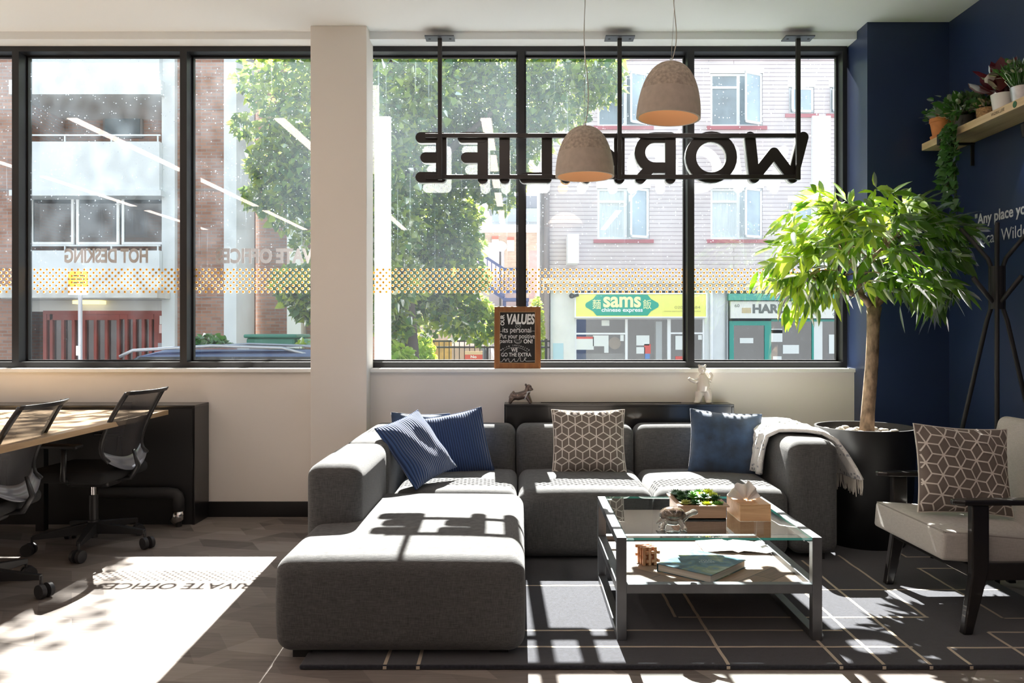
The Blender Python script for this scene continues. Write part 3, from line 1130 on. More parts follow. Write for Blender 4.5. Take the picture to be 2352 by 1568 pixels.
def cushion(name, label, w, h, t, mats, loc, rot, kind, group=None, pat=0.052, pang=0.0):
    S = cushion_surface(w, h, t)
    m = MB()
    n = 22
    for side in (-1, 1):
        vs = []; fs = []
        for j in range(n + 1):
            for i in range(n + 1):
                u = -math.cos(PI * i / n); v = -math.cos(PI * j / n)
                vs.append(S(u, v, side))
        for j in range(n):
            for i in range(n):
                a = j * (n + 1) + i
                q = (a, a + 1, a + n + 2, a + n + 1)
                fs.append(q if side < 0 else q[::-1])
        m.add(vs, fs)
    if kind == 'cubes':
        m.mi = 1
        s = pat
        lw = 0.0031
        segs = []
        for ci in range(-8, 9):
            for cj in range(-8, 9):
                cx = ci * s * math.sqrt(3) + (cj % 2) * s * math.sqrt(3) / 2
                cz = cj * s * 1.5
                V = [(cx + s * math.sin(PI / 3 * k), cz + s * math.cos(PI / 3 * k)) for k in range(6)]
                for k in range(3): segs.append((V[k], V[k + 1]))
                for k in (1, 3, 5): segs.append(((cx, cz), V[k]))
        cpa, spa = math.cos(pang), math.sin(pang)
        segs = [((a[0] * cpa - a[1] * spa, a[0] * spa + a[1] * cpa), (b[0] * cpa - b[1] * spa, b[0] * spa + b[1] * cpa)) for a, b in segs]
        for (a, b) in segs:
            if max(abs(a[0]), abs(a[1]), abs(b[0]), abs(b[1])) > .32: continue
            N = 16
            prev = None
            d = Vector((b[0] - a[0], b[1] - a[1])); L = d.length; d.normalize(); nn = Vector((-d.y, d.x)) * lw
            for side in (-1,):
                prev = None
                for k in range(N + 1):
                    t_ = k / N
                    x = a[0] + (b[0] - a[0]) * t_; z = a[1] + (b[1] - a[1]) * t_
                    row = []
                    ok = True
                    for sgn in (-1, 1):
                        u = (x + sgn * nn.x) / (w / 2); v = (z + sgn * nn.y) / (h / 2)
                        if abs(u) > .997 or abs(v) > .997: ok = False; break
                        p = S(u, v, side); row.append((p[0], p[1] + side * .0022, p[2]))
                    if not ok: prev = None; continue
                    if prev:
                        m.add([prev[0], prev[1], row[1], row[0]], [(0, 1, 2, 3)])
                    prev = row
        m.mi = 0
    # corner ears
    if isinstance(rot, Matrix):
        X = Vector((rot[0][0], rot[1][0], rot[2][0])).normalized(); Z = Vector((rot[0][2], rot[1][2], rot[2][2]))
        Z = (Z - X * Z.dot(X)).normalized(); Y = Z.cross(X)
        rot = Matrix(((X.x, Y.x, Z.x), (X.y, Y.y, Z.y), (X.z, Y.z, Z.z))).to_euler()
    o = m.build(name, mats, smooth=True, loc=loc, rot=rot)
    # piping seam round the edge as a part
    e = []
    K = 80
    for k in range(K + 1):
        s_ = 4 * k / K
        q = int(s_) % 4; f = s_ - int(s_)
        uv = [(-1 + 2 * f, -1), (1, -1 + 2 * f), (1 - 2 * f, 1), (-1, 1 - 2 * f)][q]
        p = S(uv[0], uv[1], 1); e.append((p[0], 0, p[2]))
    MB().tube(e, .0035, 6, cap=False).build('piping', mats[-1] if kind == 'cubes' else mats[0], o, smooth=True)
    tag(o, label, 'cushion', group)
    return o


def corduroy():
    m = mat('blue_corduroy', (0.035, 0.075, 0.20), 0.85, spec=0.15, sheen=0.4)
    nt = m.node_tree; b = nt.nodes['Principled BSDF']
    tc = nd(nt, 'ShaderNodeTexCoord')
    w = nd(nt, 'ShaderNodeTexWave', wave_type='BANDS', bands_direction='X')
    w.inputs['Scale'].default_value = 22
    w.inputs['Distortion'].default_value = 0.25
    w.inputs['Detail'].default_value = 1
    nt.links.new(tc.outputs['Object'], w.inputs['Vector'])
    cr = nd(nt, 'ShaderNodeValToRGB')
    cr.color_ramp.elements[0].color = (0.014, 0.030, 0.085, 1)
    cr.color_ramp.elements[0].position = 0.05
    cr.color_ramp.elements[1].color = (0.036, 0.078, 0.20, 1)
    cr.color_ramp.elements[1].position = 0.6
    nt.links.new(w.outputs['Fac'], cr.inputs[0]); nt.links.new(cr.outputs[0], b.inputs['Base Color'])
    bp = nd(nt, 'ShaderNodeBump'); bp.inputs['Strength'].default_value = 1; bp.inputs['Distance'].default_value = .004
    nt.links.new(w.outputs['Fac'], bp.inputs['Height']); nt.links.new(bp.outputs[0], b.inputs['Normal'])
    return m


M_cord = corduroy()
cushion('cushion', 'blue corduroy cushion lying tilted in the sofa corner, the front one', .37, .39, .13, [M_cord], (-.565, 4.45, .588), Matrix(((.514, 0, -.610), (.838, 0, .122), (.189, 0, .780))), 'cord')
cushion('cushion', 'blue corduroy cushion standing against the sofa back behind the tilted one', .41, .385, .13, [M_cord], (-.395, 4.87, .548), (R(-15), R(-10), R(10)), 'cord')
cushion('cushion', 'dark blue cushion mostly hidden in the corner behind two corduroy ones', .36, .36, .10, [M_velvet], (-.60, 4.90, .555), (R(-8), R(3), R(20)), 'plain')
cushion('cushion', 'taupe cushion with white cube pattern on the middle of the sofa', .44, .385, .13, [M_taupe, M_cream], (.408, 4.865, .568), (R(-14), R(0), R(0)), 'cubes', pat=.048)
cushion('cushion', 'navy velvet cushion on the sofa beside the throw', .42, .385, .14, [M_velvet], (1.215, 4.84, .560), (R(-16), R(4), R(-6)), 'plain')

# ------------------------------------------------------------------ throw over the right arm
def throw_blanket():
    t = thing('throw_blanket', 'white and grey fringed throw draped over the right sofa arm', 'throw', (1.55, 4.7, .66))
    o0 = Vector(t.location)
    prof = [(1.375, .415), (1.385, .50), (1.395, .58), (1.405, .64), (1.44, .668), (1.50, .675), (1.58, .675), (1.65, .668), (1.70, .635), (1.725, .57), (1.745, .50), (1.755, .44)]
    # densify
    P2 = []
    for i in range(len(prof) - 1):
        for k in range(4):
            f = k / 4
            P2.append((prof[i][0] * (1 - f) + prof[i + 1][0] * f, prof[i][1] * (1 - f) + prof[i + 1][1] * f))
    P2.append(prof[-1])
    n = 28
    vs = []; fs = []
    for i, (x, z) in enumerate(P2):
        s = i / (len(P2) - 1)
        for j in range(n + 1):
            v = j / n
            yn = 4.62 - .31 * s ** 1.2
            yf = 5.14 - .22 * s
            y = yn + (yf - yn) * v
            f = 1 - v
            xx = x + (.05 * f * max(0, s - .66) / .34 if s > .66 else 0)
            bulge = .012 * math.sin(v * 19 + s * 3) + .008 * math.sin(v * 41 + s * 7)
            if s < .3: xx -= abs(bulge) * 1.3 + .006 + .05 * v * v * .4
            elif s > .72:
                xx += bulge * .5 - .03 * v
            z2 = z + (abs(bulge) * .8 if .3 <= s <= .72 else 0)
            if s < .3 and v > .6: z2 += (v - .6) * .25 * (1 - s / .3)
            vs.append((xx - o0.x, y - o0.y, z2 - o0.z))
    for i in range(len(P2) - 1):
        for j in range(n):
            a = i * (n + 1) + j
            fs.append((a, a + 1, a + n + 2, a + n + 1))
    m = bpy.data.materials.new('throw_wool'); m.use_nodes = True
    nt = m.node_tree; b = nt.nodes['Principled BSDF']; b.inputs['Roughness'].default_value = .95; b.inputs['Sheen Weight'].default_value = .5
    tc = nd(nt, 'ShaderNodeTexCoord')
    w = nd(nt, 'ShaderNodeTexWave', wave_type='BANDS', bands_direction='Z'); w.inputs['Scale'].default_value = 2.1; w.inputs['Distortion'].default_value = .6
    w2 = nd(nt, 'ShaderNodeTexVoronoi', distance='CHEBYCHEV'); w2.inputs['Scale'].default_value = 45
    nt.links.new(tc.outputs['Object'], w.inputs['Vector']); nt.links.new(tc.outputs['Object'], w2.inputs['Vector'])
    g = nd(nt, 'ShaderNodeMath', operation='LESS_THAN'); g.inputs[1].default_value = .3
    nt.links.new(w2.outputs['Distance'], g.inputs[0])
    h = nd(nt, 'ShaderNodeMath', operation='GREATER_THAN'); h.inputs[1].default_value = .62
    nt.links.new(w.outputs['Fac'], h.inputs[0])
    k = nd(nt, 'ShaderNodeMath', operation='MULTIPLY'); nt.links.new(g.outputs[0], k.inputs[0]); nt.links.new(h.outputs[0], k.inputs[1])
    cm = nd(nt, 'ShaderNodeMix', data_type='RGBA'); cm.inputs['A'].default_value = (.86, .85, .83, 1); cm.inputs['B'].default_value = (.34, .36, .40, 1)
    nt.links.new(k.outputs[0], cm.inputs['Factor']); nt.links.new(cm.outputs['Result'], b.inputs['Base Color'])
    nz = nd(nt, 'ShaderNodeTexNoise'); nz.inputs['Scale'].default_value = 250
    nt.links.new(tc.outputs['Object'], nz.inputs['Vector'])
    bp = nd(nt, 'ShaderNodeBump'); bp.inputs['Distance'].default_value = .004; bp.inputs['Strength'].default_value = .8
    nt.links.new(nz.outputs['Fac'], bp.inputs['Height']); nt.links.new(bp.outputs[0], b.inputs['Normal'])
    MATS['throw_wool'] = m
    MB().add(vs, fs).build('blanket', m, t, smooth=True, solid=.020)
    fr = MB()
    last = (len(P2) - 1) * (n + 1)
    for j in range(0, n + 1):
        for q in range(2):
            if j == n and q: continue
            a = Vector(vs[last + j]); 
            if q: a = (a + Vector(vs[last + j + 1])) / 2
            L = .085 + random.uniform(-.012, .012)
            fr.tube([a, a + Vector((random.uniform(0, .006), random.uniform(-.004, .004), -L * .5)), a + Vector((random.uniform(-.004, .01), random.uniform(-.006, .006), -L))], [.004, .0045, .002], 5)
    fr.build('fringe', mat('fringe_wool', (.70, .67, .60), .95), t)
    fr = MB()
    for j in range(0, n + 1, 1):
        a = Vector(vs[j])
        fr.tube([a, a + Vector((-.006, random.uniform(-.006, .006), -.012)), a + Vector((-.03, random.uniform(-.006, .006), -.014))], [.004, .0045, .002], 5)
    return t


throw_blanket()

# ------------------------------------------------------------------ rug
M_rug = mat('rug_pile', (0.025, 0.027, 0.036), 0.95, spec=0.1, sheen=0.3, noise=0.3, nscale=90, bump=1.0, bscale=500)
M_rugl = mat('rug_line', (0.52, 0.45, 0.36), 0.95, spec=0.1, bump=0.5, bscale=400)
m = MB().rbox(-.80, 2.30, 2.945, 4.75, 0.001, .018, .008, 3, 0, 12)
m.mi = 1
Z0 = .0185


def hline(x0, x1, y, w=.013):
    n = max(2, int((x1 - x0) / .05))
    pr = None
    for i in range(n + 1):
        x = x0 + (x1 - x0) * i / n
        d = random.uniform(-.0015, .0015)
        c = [(x, y - w / 2 + d, Z0), (x, y + w / 2 + d, Z0)]
        if pr: m.add([pr[0], c[0], c[1], pr[1]], [(0, 1, 2, 3)])
        pr = c


def dline(x, y0, y1, w=.013):
    n = max(2, int((y1 - y0) / .05))
    pr = None
    for i in range(n + 1):
        y = y0 + (y1 - y0) * i / n
        d = random.uniform(-.0015, .0015)
        c = [(x - w / 2 + d, y, Z0 + .0004), (x + w / 2 + d, y, Z0 + .0004)]
        if pr: m.add([pr[0], pr[1], c[1], c[0]], [(0, 1, 2, 3)])
        pr = c


FR = 2.953
hline(.02, .80, 3.873); hline(.8, 2.24, 3.81); hline(-.4, 1.30, 3.29); hline(.667, 1.724, 3.442); hline(-.3, 1.50, 3.118)
hline(1.63, 2.28, 3.11); hline(1.877, 2.28, 3.27); hline(2.035, 2.28, 3.43); hline(2.02, 2.28, 4.155); hline(2.06, 2.28, 4.365)
dline(.752, FR, 4.2); dline(.655, 3.442, 4.1); dline(1.16, FR, 3.7); dline(1.315, FR, 4.1); dline(1.485, FR, 4.3); dline(1.715, 3.442, 4.4)
dline(1.63, FR, 3.11); dline(2.065, 4.365, 4.6); dline(2.03, 3.43, 4.155); dline(1.875, FR, 3.27); dline(-.49, FR, 3.6); dline(-.37, FR, 3.6)
for xx in (.752, 1.16, 1.315, 1.485, 1.63, 1.875, -.49, -.37):
    m.add([(xx - .0065, 2.9445, .003), (xx + .0065, 2.9445, .003), (xx + .0065, 2.9445, .013), (xx - .0065, 2.9445, .013)], [(0, 1, 2, 3)])
    m.add([(xx - .0065, 2.9445, .013), (xx + .0065, 2.9445, .013), (xx + .0065, FR, Z0), (xx - .0065, FR, Z0)], [(0, 1, 2, 3)])
rug = m.build('area_rug', [M_rug, M_rugl])
tag(rug, 'dark rug with thin cream line pattern under the coffee table', 'rug')

# ------------------------------------------------------------------ coffee table
ct = thing('coffee_table', 'square glass topped coffee table with dark steel frame and wooden lower shelf', 'coffee table', (.7775, 3.58, .018))
X0, X1, Y0, Y1 = -.4005, .4005, -.40, .40
H = .402
wb = .038
for x in (X0, X1 - wb):
    for y in (Y0, Y1 - wb):
        MB().box(x, x + wb, y, y + wb, 0, H).build('leg', M_steel, ct, bevel=.002)
for x in (X0, X1 - wb):
    MB().box(x, x + wb, Y0 + wb, Y1 - wb, H - .032, H).build('top_rail', M_steel, ct, bevel=.002)
    MB().box(x, x + wb, Y0 + wb, Y1 - wb, .0, .030).build('floor_runner', M_steel, ct, bevel=.002)
    MB().box(x, x + wb, Y0 + wb, Y1 - wb, .183, .219).build('shelf_rail', M_steel, ct, bevel=.002)
for y in (Y0, Y1 - wb):
    MB().box(X0 + wb, X1 - wb, y, y + wb, .183, .219).build('shelf_rail', M_steel, ct, bevel=.002)
for x in (X0 + wb, X1 - wb - .03):
    for y in (Y0 + .005, Y1 - .035):
        MB().box(x, x + .03, y, y + .03, H - .016, H - .0105).build('glass_bracket', M_steel, ct)


def green_glass():
    m = bpy.data.materials.new('green_edge'); m.use_nodes = True
    b = m.node_tree.nodes['Principled BSDF']
    b.inputs['Base Color'].default_value = (.08, .50, .45, 1)
    b.inputs['Roughness'].default_value = .1
    b.inputs['Alpha'].default_value = .85
    return m


gm = MB()
gx0, gx1, gy0, gy1, gz0, gz1 = X0 + wb + .002, X1 - wb - .002, Y0, Y1, H - .0105, H - .001
gm.quad((gx0, gy0, gz1), (gx1, gy0, gz1), (gx1, gy1, gz1), (gx0, gy1, gz1))
gm.mi = 1
gm.quad((gx0, gy0, gz0), (gx1, gy0, gz0), (gx1, gy0, gz1), (gx0, gy0, gz1))
gm.quad((gx0, gy1, gz0), (gx1, gy1, gz0), (gx1, gy1, gz1), (gx0, gy1, gz1))
gm.quad((gx0, gy0, gz0), (gx0, gy1, gz0), (gx0, gy1, gz1), (gx0, gy0, gz1))
gm.quad((gx1, gy0, gz0), (gx1, gy1, gz0), (gx1, gy1, gz1), (gx1, gy0, gz1))
gm.build('glass_top', [pane_mat('table_glass', (.86, .95, .94), refl=1.7), green_glass()], ct)


def plank_mat():
    m = bpy.data.materials.new('chevron_planks'); m.use_nodes = True
    nt = m.node_tree; b = nt.nodes['Principled BSDF']; b.inputs['Roughness'].default_value = .5
    tc = nd(nt, 'ShaderNodeTexCoord')
    sp = nd(nt, 'ShaderNodeSeparateXYZ'); nt.links.new(tc.outputs['Object'], sp.inputs[0])
    ab = nd(nt, 'ShaderNodeMath', operation='ABSOLUTE'); nt.links.new(sp.outputs['X'], ab.inputs[0])
    ad = nd(nt, 'ShaderNodeMath', operation='ADD'); nt.links.new(ab.outputs[0], ad.inputs[0]); nt.links.new(sp.outputs['Y'], ad.inputs[1])
    sb = nd(nt, 'ShaderNodeMath', operation='SUBTRACT'); nt.links.new(ab.outputs[0], sb.inputs[0]); nt.links.new(sp.outputs['Y'], sb.inputs[1])
    cb = nd(nt, 'ShaderNodeCombineXYZ'); nt.links.new(ad.outputs[0], cb.inputs[0]); nt.links.new(sb.outputs[0], cb.inputs[1])
    br = nd(nt, 'ShaderNodeTexBrick'); br.inputs['Scale'].default_value = 1; br.inputs['Brick Width'].default_value = 3; br.inputs['Row Height'].default_value = .13; br.inputs['Mortar Size'].default_value = .0025
    br.inputs['Color1'].default_value = (.14, .085, .055, 1); br.inputs['Color2'].default_value = (.30, .20, .14, 1); br.inputs['Mortar'].default_value = (.02, .015, .01, 1)
    nt.links.new(cb.outputs[0], br.inputs['Vector'])
    mp = nd(nt, 'ShaderNodeMapping'); mp.inputs['Scale'].default_value = (3, 60, 1); nt.links.new(cb.outputs[0], mp.inputs[0])
    nz = nd(nt, 'ShaderNodeTexNoise'); nz.inputs['Scale'].default_value = 1.5; nz.inputs['Detail'].default_value = 5; nt.links.new(mp.outputs[0], nz.inputs['Vector'])
    mr = nd(nt, 'ShaderNodeMapRange'); mr.inputs['To Min'].default_value = .5; mr.inputs['To Max'].default_value = 1.5; nt.links.new(nz.outputs['Fac'], mr.inputs[0])
    ml = nd(nt, 'ShaderNodeMix', data_type='RGBA', blend_type='MULTIPLY'); ml.inputs['Factor'].default_value = 1
    nt.links.new(br.outputs['Color'], ml.inputs['A']); nt.links.new(mr.outputs[0], ml.inputs['B']); nt.links.new(ml.outputs['Result'], b.inputs['Base Color'])
    return m


SH = .196      # height of the shelf boards above the rug
MB().box(X0 + wb, X1 - wb, Y0 + wb, Y1 - wb, SH - .014, SH).build('shelf', plank_mat(), ct)
TT = .018 + H      # world height of the table top
ST = .018 + SH     # world height of the shelf

# --- things on the glass
# tortoise ornament
tu = thing('tortoise_ornament', 'brown and clear glass tortoise ornament on the coffee table', 'ornament', (.625, 3.345, TT), (0, 0, R(-8)))
M_tort = mat('tortoise_shell', (.10, .07, .05), .15, coat=1, noise=.9, nscale=70, bump=.8, bscale=70)
M_tortg = mat('tortoise_glass', (.38, .35, .32), .08, trans=.55, coat=1, noise=.5, nscale=50)
m = MB()
vs = []; fs = []
m.ball((0, 0, .052), .055, 28, (1.0, .72, .62))
m.build('shell', M_tort, tu, smooth=True)
m = MB()
m.ball((0, 0, .030), .046, 20, (1, .75, .45))
m.tube([(.035, 0, .035), (.062, 0, .055), (.078, 0, .063)], [.017, .012, .012], 10)
m.ball((.086, 0, .066), .0155, 12, (1.15, .85, .85))
for (x, y) in ((.036, -.03), (.036, .03), (-.036, -.03), (-.036, .03)):
    m.tube([(x * .7, y * .7, .035), (x * 1.1, y * 1.2, .018), (x * 1.25, y * 1.3, .0)], [.014, .012, .014], 10)
m.tube([(-.045, 0, .03), (-.07, 0, .012)], [.01, .003], 8)
m.build('body', M_tortg, tu, remesh=.0035)

# succulent planter
pl = thing('succulent_planter', 'long wooden planter box packed with small green succulents on the glass table', 'planter', (.782, 3.61, TT))
m = MB()
w_, d_, hh = .098, .125, .055
for (a0, a1, b0, b1) in ((-w_, w_, -d_, -d_ + .008), (-w_, w_, d_ - .008, d_), (-w_, -w_ + .008, -d_ + .008, d_ - .008), (w_ - .008, w_, -d_ + .008, d_ - .008)):
    m.box(a0, a1, b0, b1, 0, hh)
m.box(-w_, w_, -d_, d_, 0, .006)
m.build('box', M_boxwood, pl)
m = MB()
for (a0, a1, b0, b1) in ((-w_ - .012, w_ + .012, -d_ - .012, -d_ + .01), (-w_ - .012, w_ + .012, d_ - .01, d_ + .012), (-w_ - .012, -w_ + .01, -d_ + .01, d_ - .01), (w_ - .01, w_ + .012, -d_ + .01, d_ - .01)):
    m.box(a0, a1, b0, b1, hh, hh + .006)
m.build('rim', M_boxwood, pl)
MB().box(-w_ + .008, w_ - .008, -d_ + .008, d_ - .008, .006, hh - .006).build('soil', M_soil, pl)
succ_m = [mat('succulent_green', (.12, .34, .05), .4), mat('succulent_lime', (.55, .66, .06), .4), mat('succulent_dark', (.035, .11, .035), .4), mat('succulent_tipped', (.36, .40, .10), .4)]
for r_ in range(5):
    for c_ in range(4):
        cx = -.068 + c_ * .045 + random.uniform(-.006, .006); cy = -.10 + r_ * .05 + random.uniform(-.006, .006)
        m = MB()
        R0 = random.uniform(.030, .039)
        zt = hh + random.uniform(0, .012) + (.016 if 0 < r_ < 4 else 0)
        for ring, (nn, el, rr) in enumerate(((9, .15, 1.0), (8, .6, .8), (6, 1.0, .6), (4, 1.35, .42))):
            for k in range(nn):
                a = 2 * PI * k / nn + ring * .4
                L = R0 * rr
                dx, dy = math.cos(a) * math.cos(el), math.sin(a) * math.cos(el)
                base = Vector((cx, cy, zt))
                tip = base + Vector((dx, dy, math.sin(el))) * L
                s_ = Vector((-math.sin(a), math.cos(a), 0)) * L * .27
                mid = base + (tip - base) * .6 + Vector((0, 0, -.001))
                up_ = Vector((0, 0, .003))
                m.add([base, mid - s_, tip, mid + s_, mid + up_, mid - up_ * 1.3], [(0, 1, 4), (1, 2, 4), (2, 3, 4), (3, 0, 4), (0, 5, 1), (1, 5, 2), (2, 5, 3), (3, 5, 0)])
        m.cyl((cx, cy, .045), (cx, cy, zt + .002), .008, .010, 8)
        k_ = (2 if (c_ < 2 and r_ > 2) or random.random() < .2 else (1 if c_ > 1 and random.random() < .65 else random.choice((0, 0, 3))))
        m.build('succulent', succ_m[k_], pl)

# tissue box
tb = thing('tissue_box', 'bamboo tissue box with a white tissue sticking out', 'tissue box', (.995, 3.56, TT), (0, 0, R(1)))
m = MB()
m.box(-.066, .066, -.105, .105, 0, .066)
m.box(-.066, -.014, -.105, .105, .066, .071); m.box(.014, .066, -.105, .105, .066, .071)
m.box(-.014, .014, -.105, -.06, .066, .071); m.box(-.014, .014, .06, .105, .066, .071)
m.build('box', M_bamboo, tb, bevel=.0015)
m = MB()
vs = []; fs = []
nu, nv = 24, 8
for j in range(nv + 1):
    v = j / nv
    for i in range(nu + 1):
        a = -1.25 + 2.5 * i / nu
        r_ = .012 + .075 * v
        fold = .5 + .5 * math.sin(i * .75)
        x = math.sin(a) * r_ * (.75 if a > 0 else .95)
        z = .062 + math.cos(a) * r_ * 1.05 * (1 - .14 * fold * v) * (1 if abs(a) < .9 else .85)
        y = (.018 * math.sin(i * .95) + .006 * math.sin(i * 2.3)) * v
        vs.append((x - .012, y, z))
for j in range(nv):
    for i in range(nu):
        a = j * (nu + 1) + i
        fs.append((a, a + 1, a + nu + 2, a + nu + 1))
mt = mat('tissue_paper', (.88, .86, .83), .9, spec=.1)
m.add(vs, fs).build('tissue', mt, tb, smooth=True, solid=.0012)

# --- things on the shelf
bz = thing('burr_puzzle', 'interlocking wooden stick puzzle on the lower table shelf', 'wooden puzzle', (.552, 3.55, ST), (0, 0, R(14)))
M_puz = wood_mat('puzzle_wood', (.45, .17, .07), (.72, .36, .18), 'z', .4, 30)
g = .0125
for i in range(3):
    for j in range(3):
        x = (i - 1) * .026; y = (j - 1) * .026
        if (i + j) % 2 == 0 or True:
            MB().box(x - g / 2, x + g / 2, y - g / 2, y + g / 2, 0, .078).build('stick', M_puz, bz, bevel=.001)
for i in range(3):
    for z in (.020, .056):
        x = (i - 1) * .026 + g
        MB().box(x - g / 2 + .0005, x + g / 2 - .0005, -.038, .038, z - g / 2, z + g / 2).build('stick', M_puz, bz, bevel=.001)
for j in range(3):
    for z in (.0335, .0695):
        y = (j - 1) * .026 + g
        MB().box(-.038, .038, y - g / 2 + .0005, y + g / 2 - .0005, z - g / 2, z + g / 2).build('stick', M_puz, bz, bevel=.001)

bk = thing('book', 'thick hardback book with a blue landscape cover lying askew on the lower shelf', 'book', (.772, 3.462, ST), (0, 0, R(-42)))
bw, bd = .125, .150


def cover_mat():
    m = bpy.data.materials.new('landscape_cover'); m.use_nodes = True
    nt = m.node_tree; b = nt.nodes['Principled BSDF']; b.inputs['Roughness'].default_value = .3
    tc = nd(nt, 'ShaderNodeTexCoord')
    n = nd(nt, 'ShaderNodeTexNoise'); n.inputs['Scale'].default_value = 13; n.inputs['Detail'].default_value = 7; n.inputs['Distortion'].default_value = .8
    nt.links.new(tc.outputs['Object'], n.inputs['Vector'])
    r = nd(nt, 'ShaderNodeValToRGB')
    e = r.color_ramp.elements
    e[0].position = .32; e[0].color = (.015, .035, .06, 1); e[1].position = .75; e[1].color = (.42, .47, .42, 1)
    for p, c in ((.44, (.03, .10, .13, 1)), (.52, (.07, .17, .25, 1)), (.60, (.17, .22, .11, 1))):
        x = e.new(p); x.color = c
    nt.links.new(n.outputs['Fac'], r.inputs[0]); nt.links.new(r.outputs[0], b.inputs['Base Color'])
    return m


MB().box(-bw, bw - .004, -bd + .004, bd - .004, .0025, .030).build('pages', mat('paper_block', (.62, .56, .50), .8, noise=.2, nscale=400, stretch=(.01, .01, 1)), bk)
m = MB()
m.box(-bw - .002, bw, -bd, bd, 0, .0025); m.box(-bw - .002, bw, -bd, bd, .030, .0325); m.box(-bw - .0045, -bw - .002, -bd, bd, 0, .0325)
m.build('cover', cover_mat(), bk)
m = MB()
add_text(m, 'WILD', (.00, .03, .0328), (.755, .656, 0), (-.656, .755, 0), .02, None, .014)
add_text(m, 'PLACES', (.016, .011, .0328), (.755, .656, 0), (-.656, .755, 0), .02, None, .014)
m.build('title', mat('title_white', (.8, .8, .78), .5), bk)

mg = thing('magazine', 'open white paper brochure on the lower shelf behind the book', 'magazine', (1.0, 3.80, ST), (0, 0, R(-6)))
vs = []; fs = []
for i in range(13):
    x = -.15 + .30 * i / 12
    z = .004 + .012 * abs(math.sin((i / 12) * PI)) * (1 if i != 6 else .3) + (.010 if i == 12 else 0)
    for j in range(2):
        vs.append((x + (.02 if j else 0) * -1, -.10 + .2 * j, z))
for i in range(12):
    fs.append((2 * i, 2 * i + 2, 2 * i + 3, 2 * i + 1))
MB().add(vs, fs).build('page', mat('page_white', (.85, .84, .82), .6), mg, solid=.002)
MB().box(-.152, .150, -.102, .098, 0, .003).build('cover', mat('mag_cover', (.35, .30, .28), .4), mg)

# ------------------------------------------------------------------ lounge armchair
ac = thing('lounge_armchair', 'black wooden framed armchair with light grey seat at the right edge', 'armchair', (2.02, 3.585, .018), (0, 0, R(1.5)))
# local: faces -x ; width along y
M_bw = mat('black_stained_wood', (.014, .012, .012), .3, coat=.3)


def slope_cushion(x0, x1, y0, y1, z0, z1, tilt, piv, r=.03, crown=.015):
    m = MB().rbox(x0, x1, y0, y1, z0, z1, r, 4, crown, 8)
    c, s = math.cos(tilt), math.sin(tilt)
    m.v = [((v[0] - piv[0]) * c + (v[2] - piv[1]) * s + piv[0], v[1], -(v[0] - piv[0]) * s + (v[2] - piv[1]) * c + piv[1]) for v in m.v]
    return m


slope_cushion(-.335, .22, -.300, .300, .285, .400, R(5), (-.335, .285), r=.016, crown=.02).build('seat_cushion', M_linen, ac, smooth=True)
pp_ = []
cs_, sn_ = math.cos(R(5)), math.sin(R(5))
for (x, y) in [(-.328, -.290), (-.328, -.1), (-.328, .1), (-.328, .290), (0, .293), (.21, .290), (.21, -.290), (0, -.293), (-.328, -.290)]:
    z = .397
    pp_.append(((x + .335) * cs_ + (z - .285) * sn_ - .335, y, -(x + .335) * sn_ + (z - .285) * cs_ + .285))
MB().tube(pp_, .0045, 6, cap=False).build('piping', mat('grey_piping', (.28, .26, .24), .9), ac, smooth=True)
# back cushion leans back
slope_cushion(.13, .235, -.295, .295, .31, .83, R(14), (.13, .31), r=.04, crown=0).build('back_cushion', M_linen, ac, smooth=True)
for sg_ in (-1, 1):
    y = sg_ * .325
    m = MB(); 
    m.prism([(-.275, .0), (-.225, .0), (-.175, .50), (-.26, .50)][:0] or [(-.27, 0.0), (-.232, 0.0), (-.165, .26), (-.165, .515), (-.235, .515), (-.235, .24)], 'y', y - .018, y + .018)
    m.v = [(v[0], v[1], v[2]) for v in m.v]
    m.build('leg', M_bw, ac, bevel=.006)
    m = MB()
    m.prism([(.33, 0.0), (.365, 0.0), (.30, .26), (.30, .50), (.245, .50), (.24, .24)], 'y', y - .018, y + .018)
    m.build('leg', M_bw, ac, bevel=.006)
    m = MB()
    # shaped armrest
    pts = [(-.31, y - .012), (-.27, y - .03), (.05, y - .033), (.32, y - .022), (.34, y), (.32, y + .022), (.05, y + .033), (-.27, y + .03), (-.31, y + .012)]
    m.prism(pts, 'z', .515, .537)
    o = m.build('armrest', M_bw, ac, bevel=.007, bseg=3)
    m = MB().box(-.20, .27, y - .014, y + .014, .215, .285)
    m.build('side_rail', M_bw, ac, bevel=.004)
MB().box(-.235, -.21, -.307, .307, .225, .272).build('front_rail', M_bw, ac, bevel=.004)
MB().box(.25, .275, -.307, .307, .21, .26).build('rear_rail', M_bw, ac, bevel=.004)
MB().bar((.315, -.30, .72), (.315, .30, .72), .02, .05).build('back_slat', M_bw, ac, bevel=.004)
for y in (-.24, .24):
    MB().bar((.262, y, .235), (.34, y, .76), .022).build('back_post', M_bw, ac, bevel=.004)
cushion('cushion', 'taupe cushion with white cube pattern on the grey armchair', .44, .385, .12, [M_taupe, M_cream], (1.955, 3.60, .612), (R(-12), R(4), R(5)), 'cubes', pat=.050, pang=R(24))

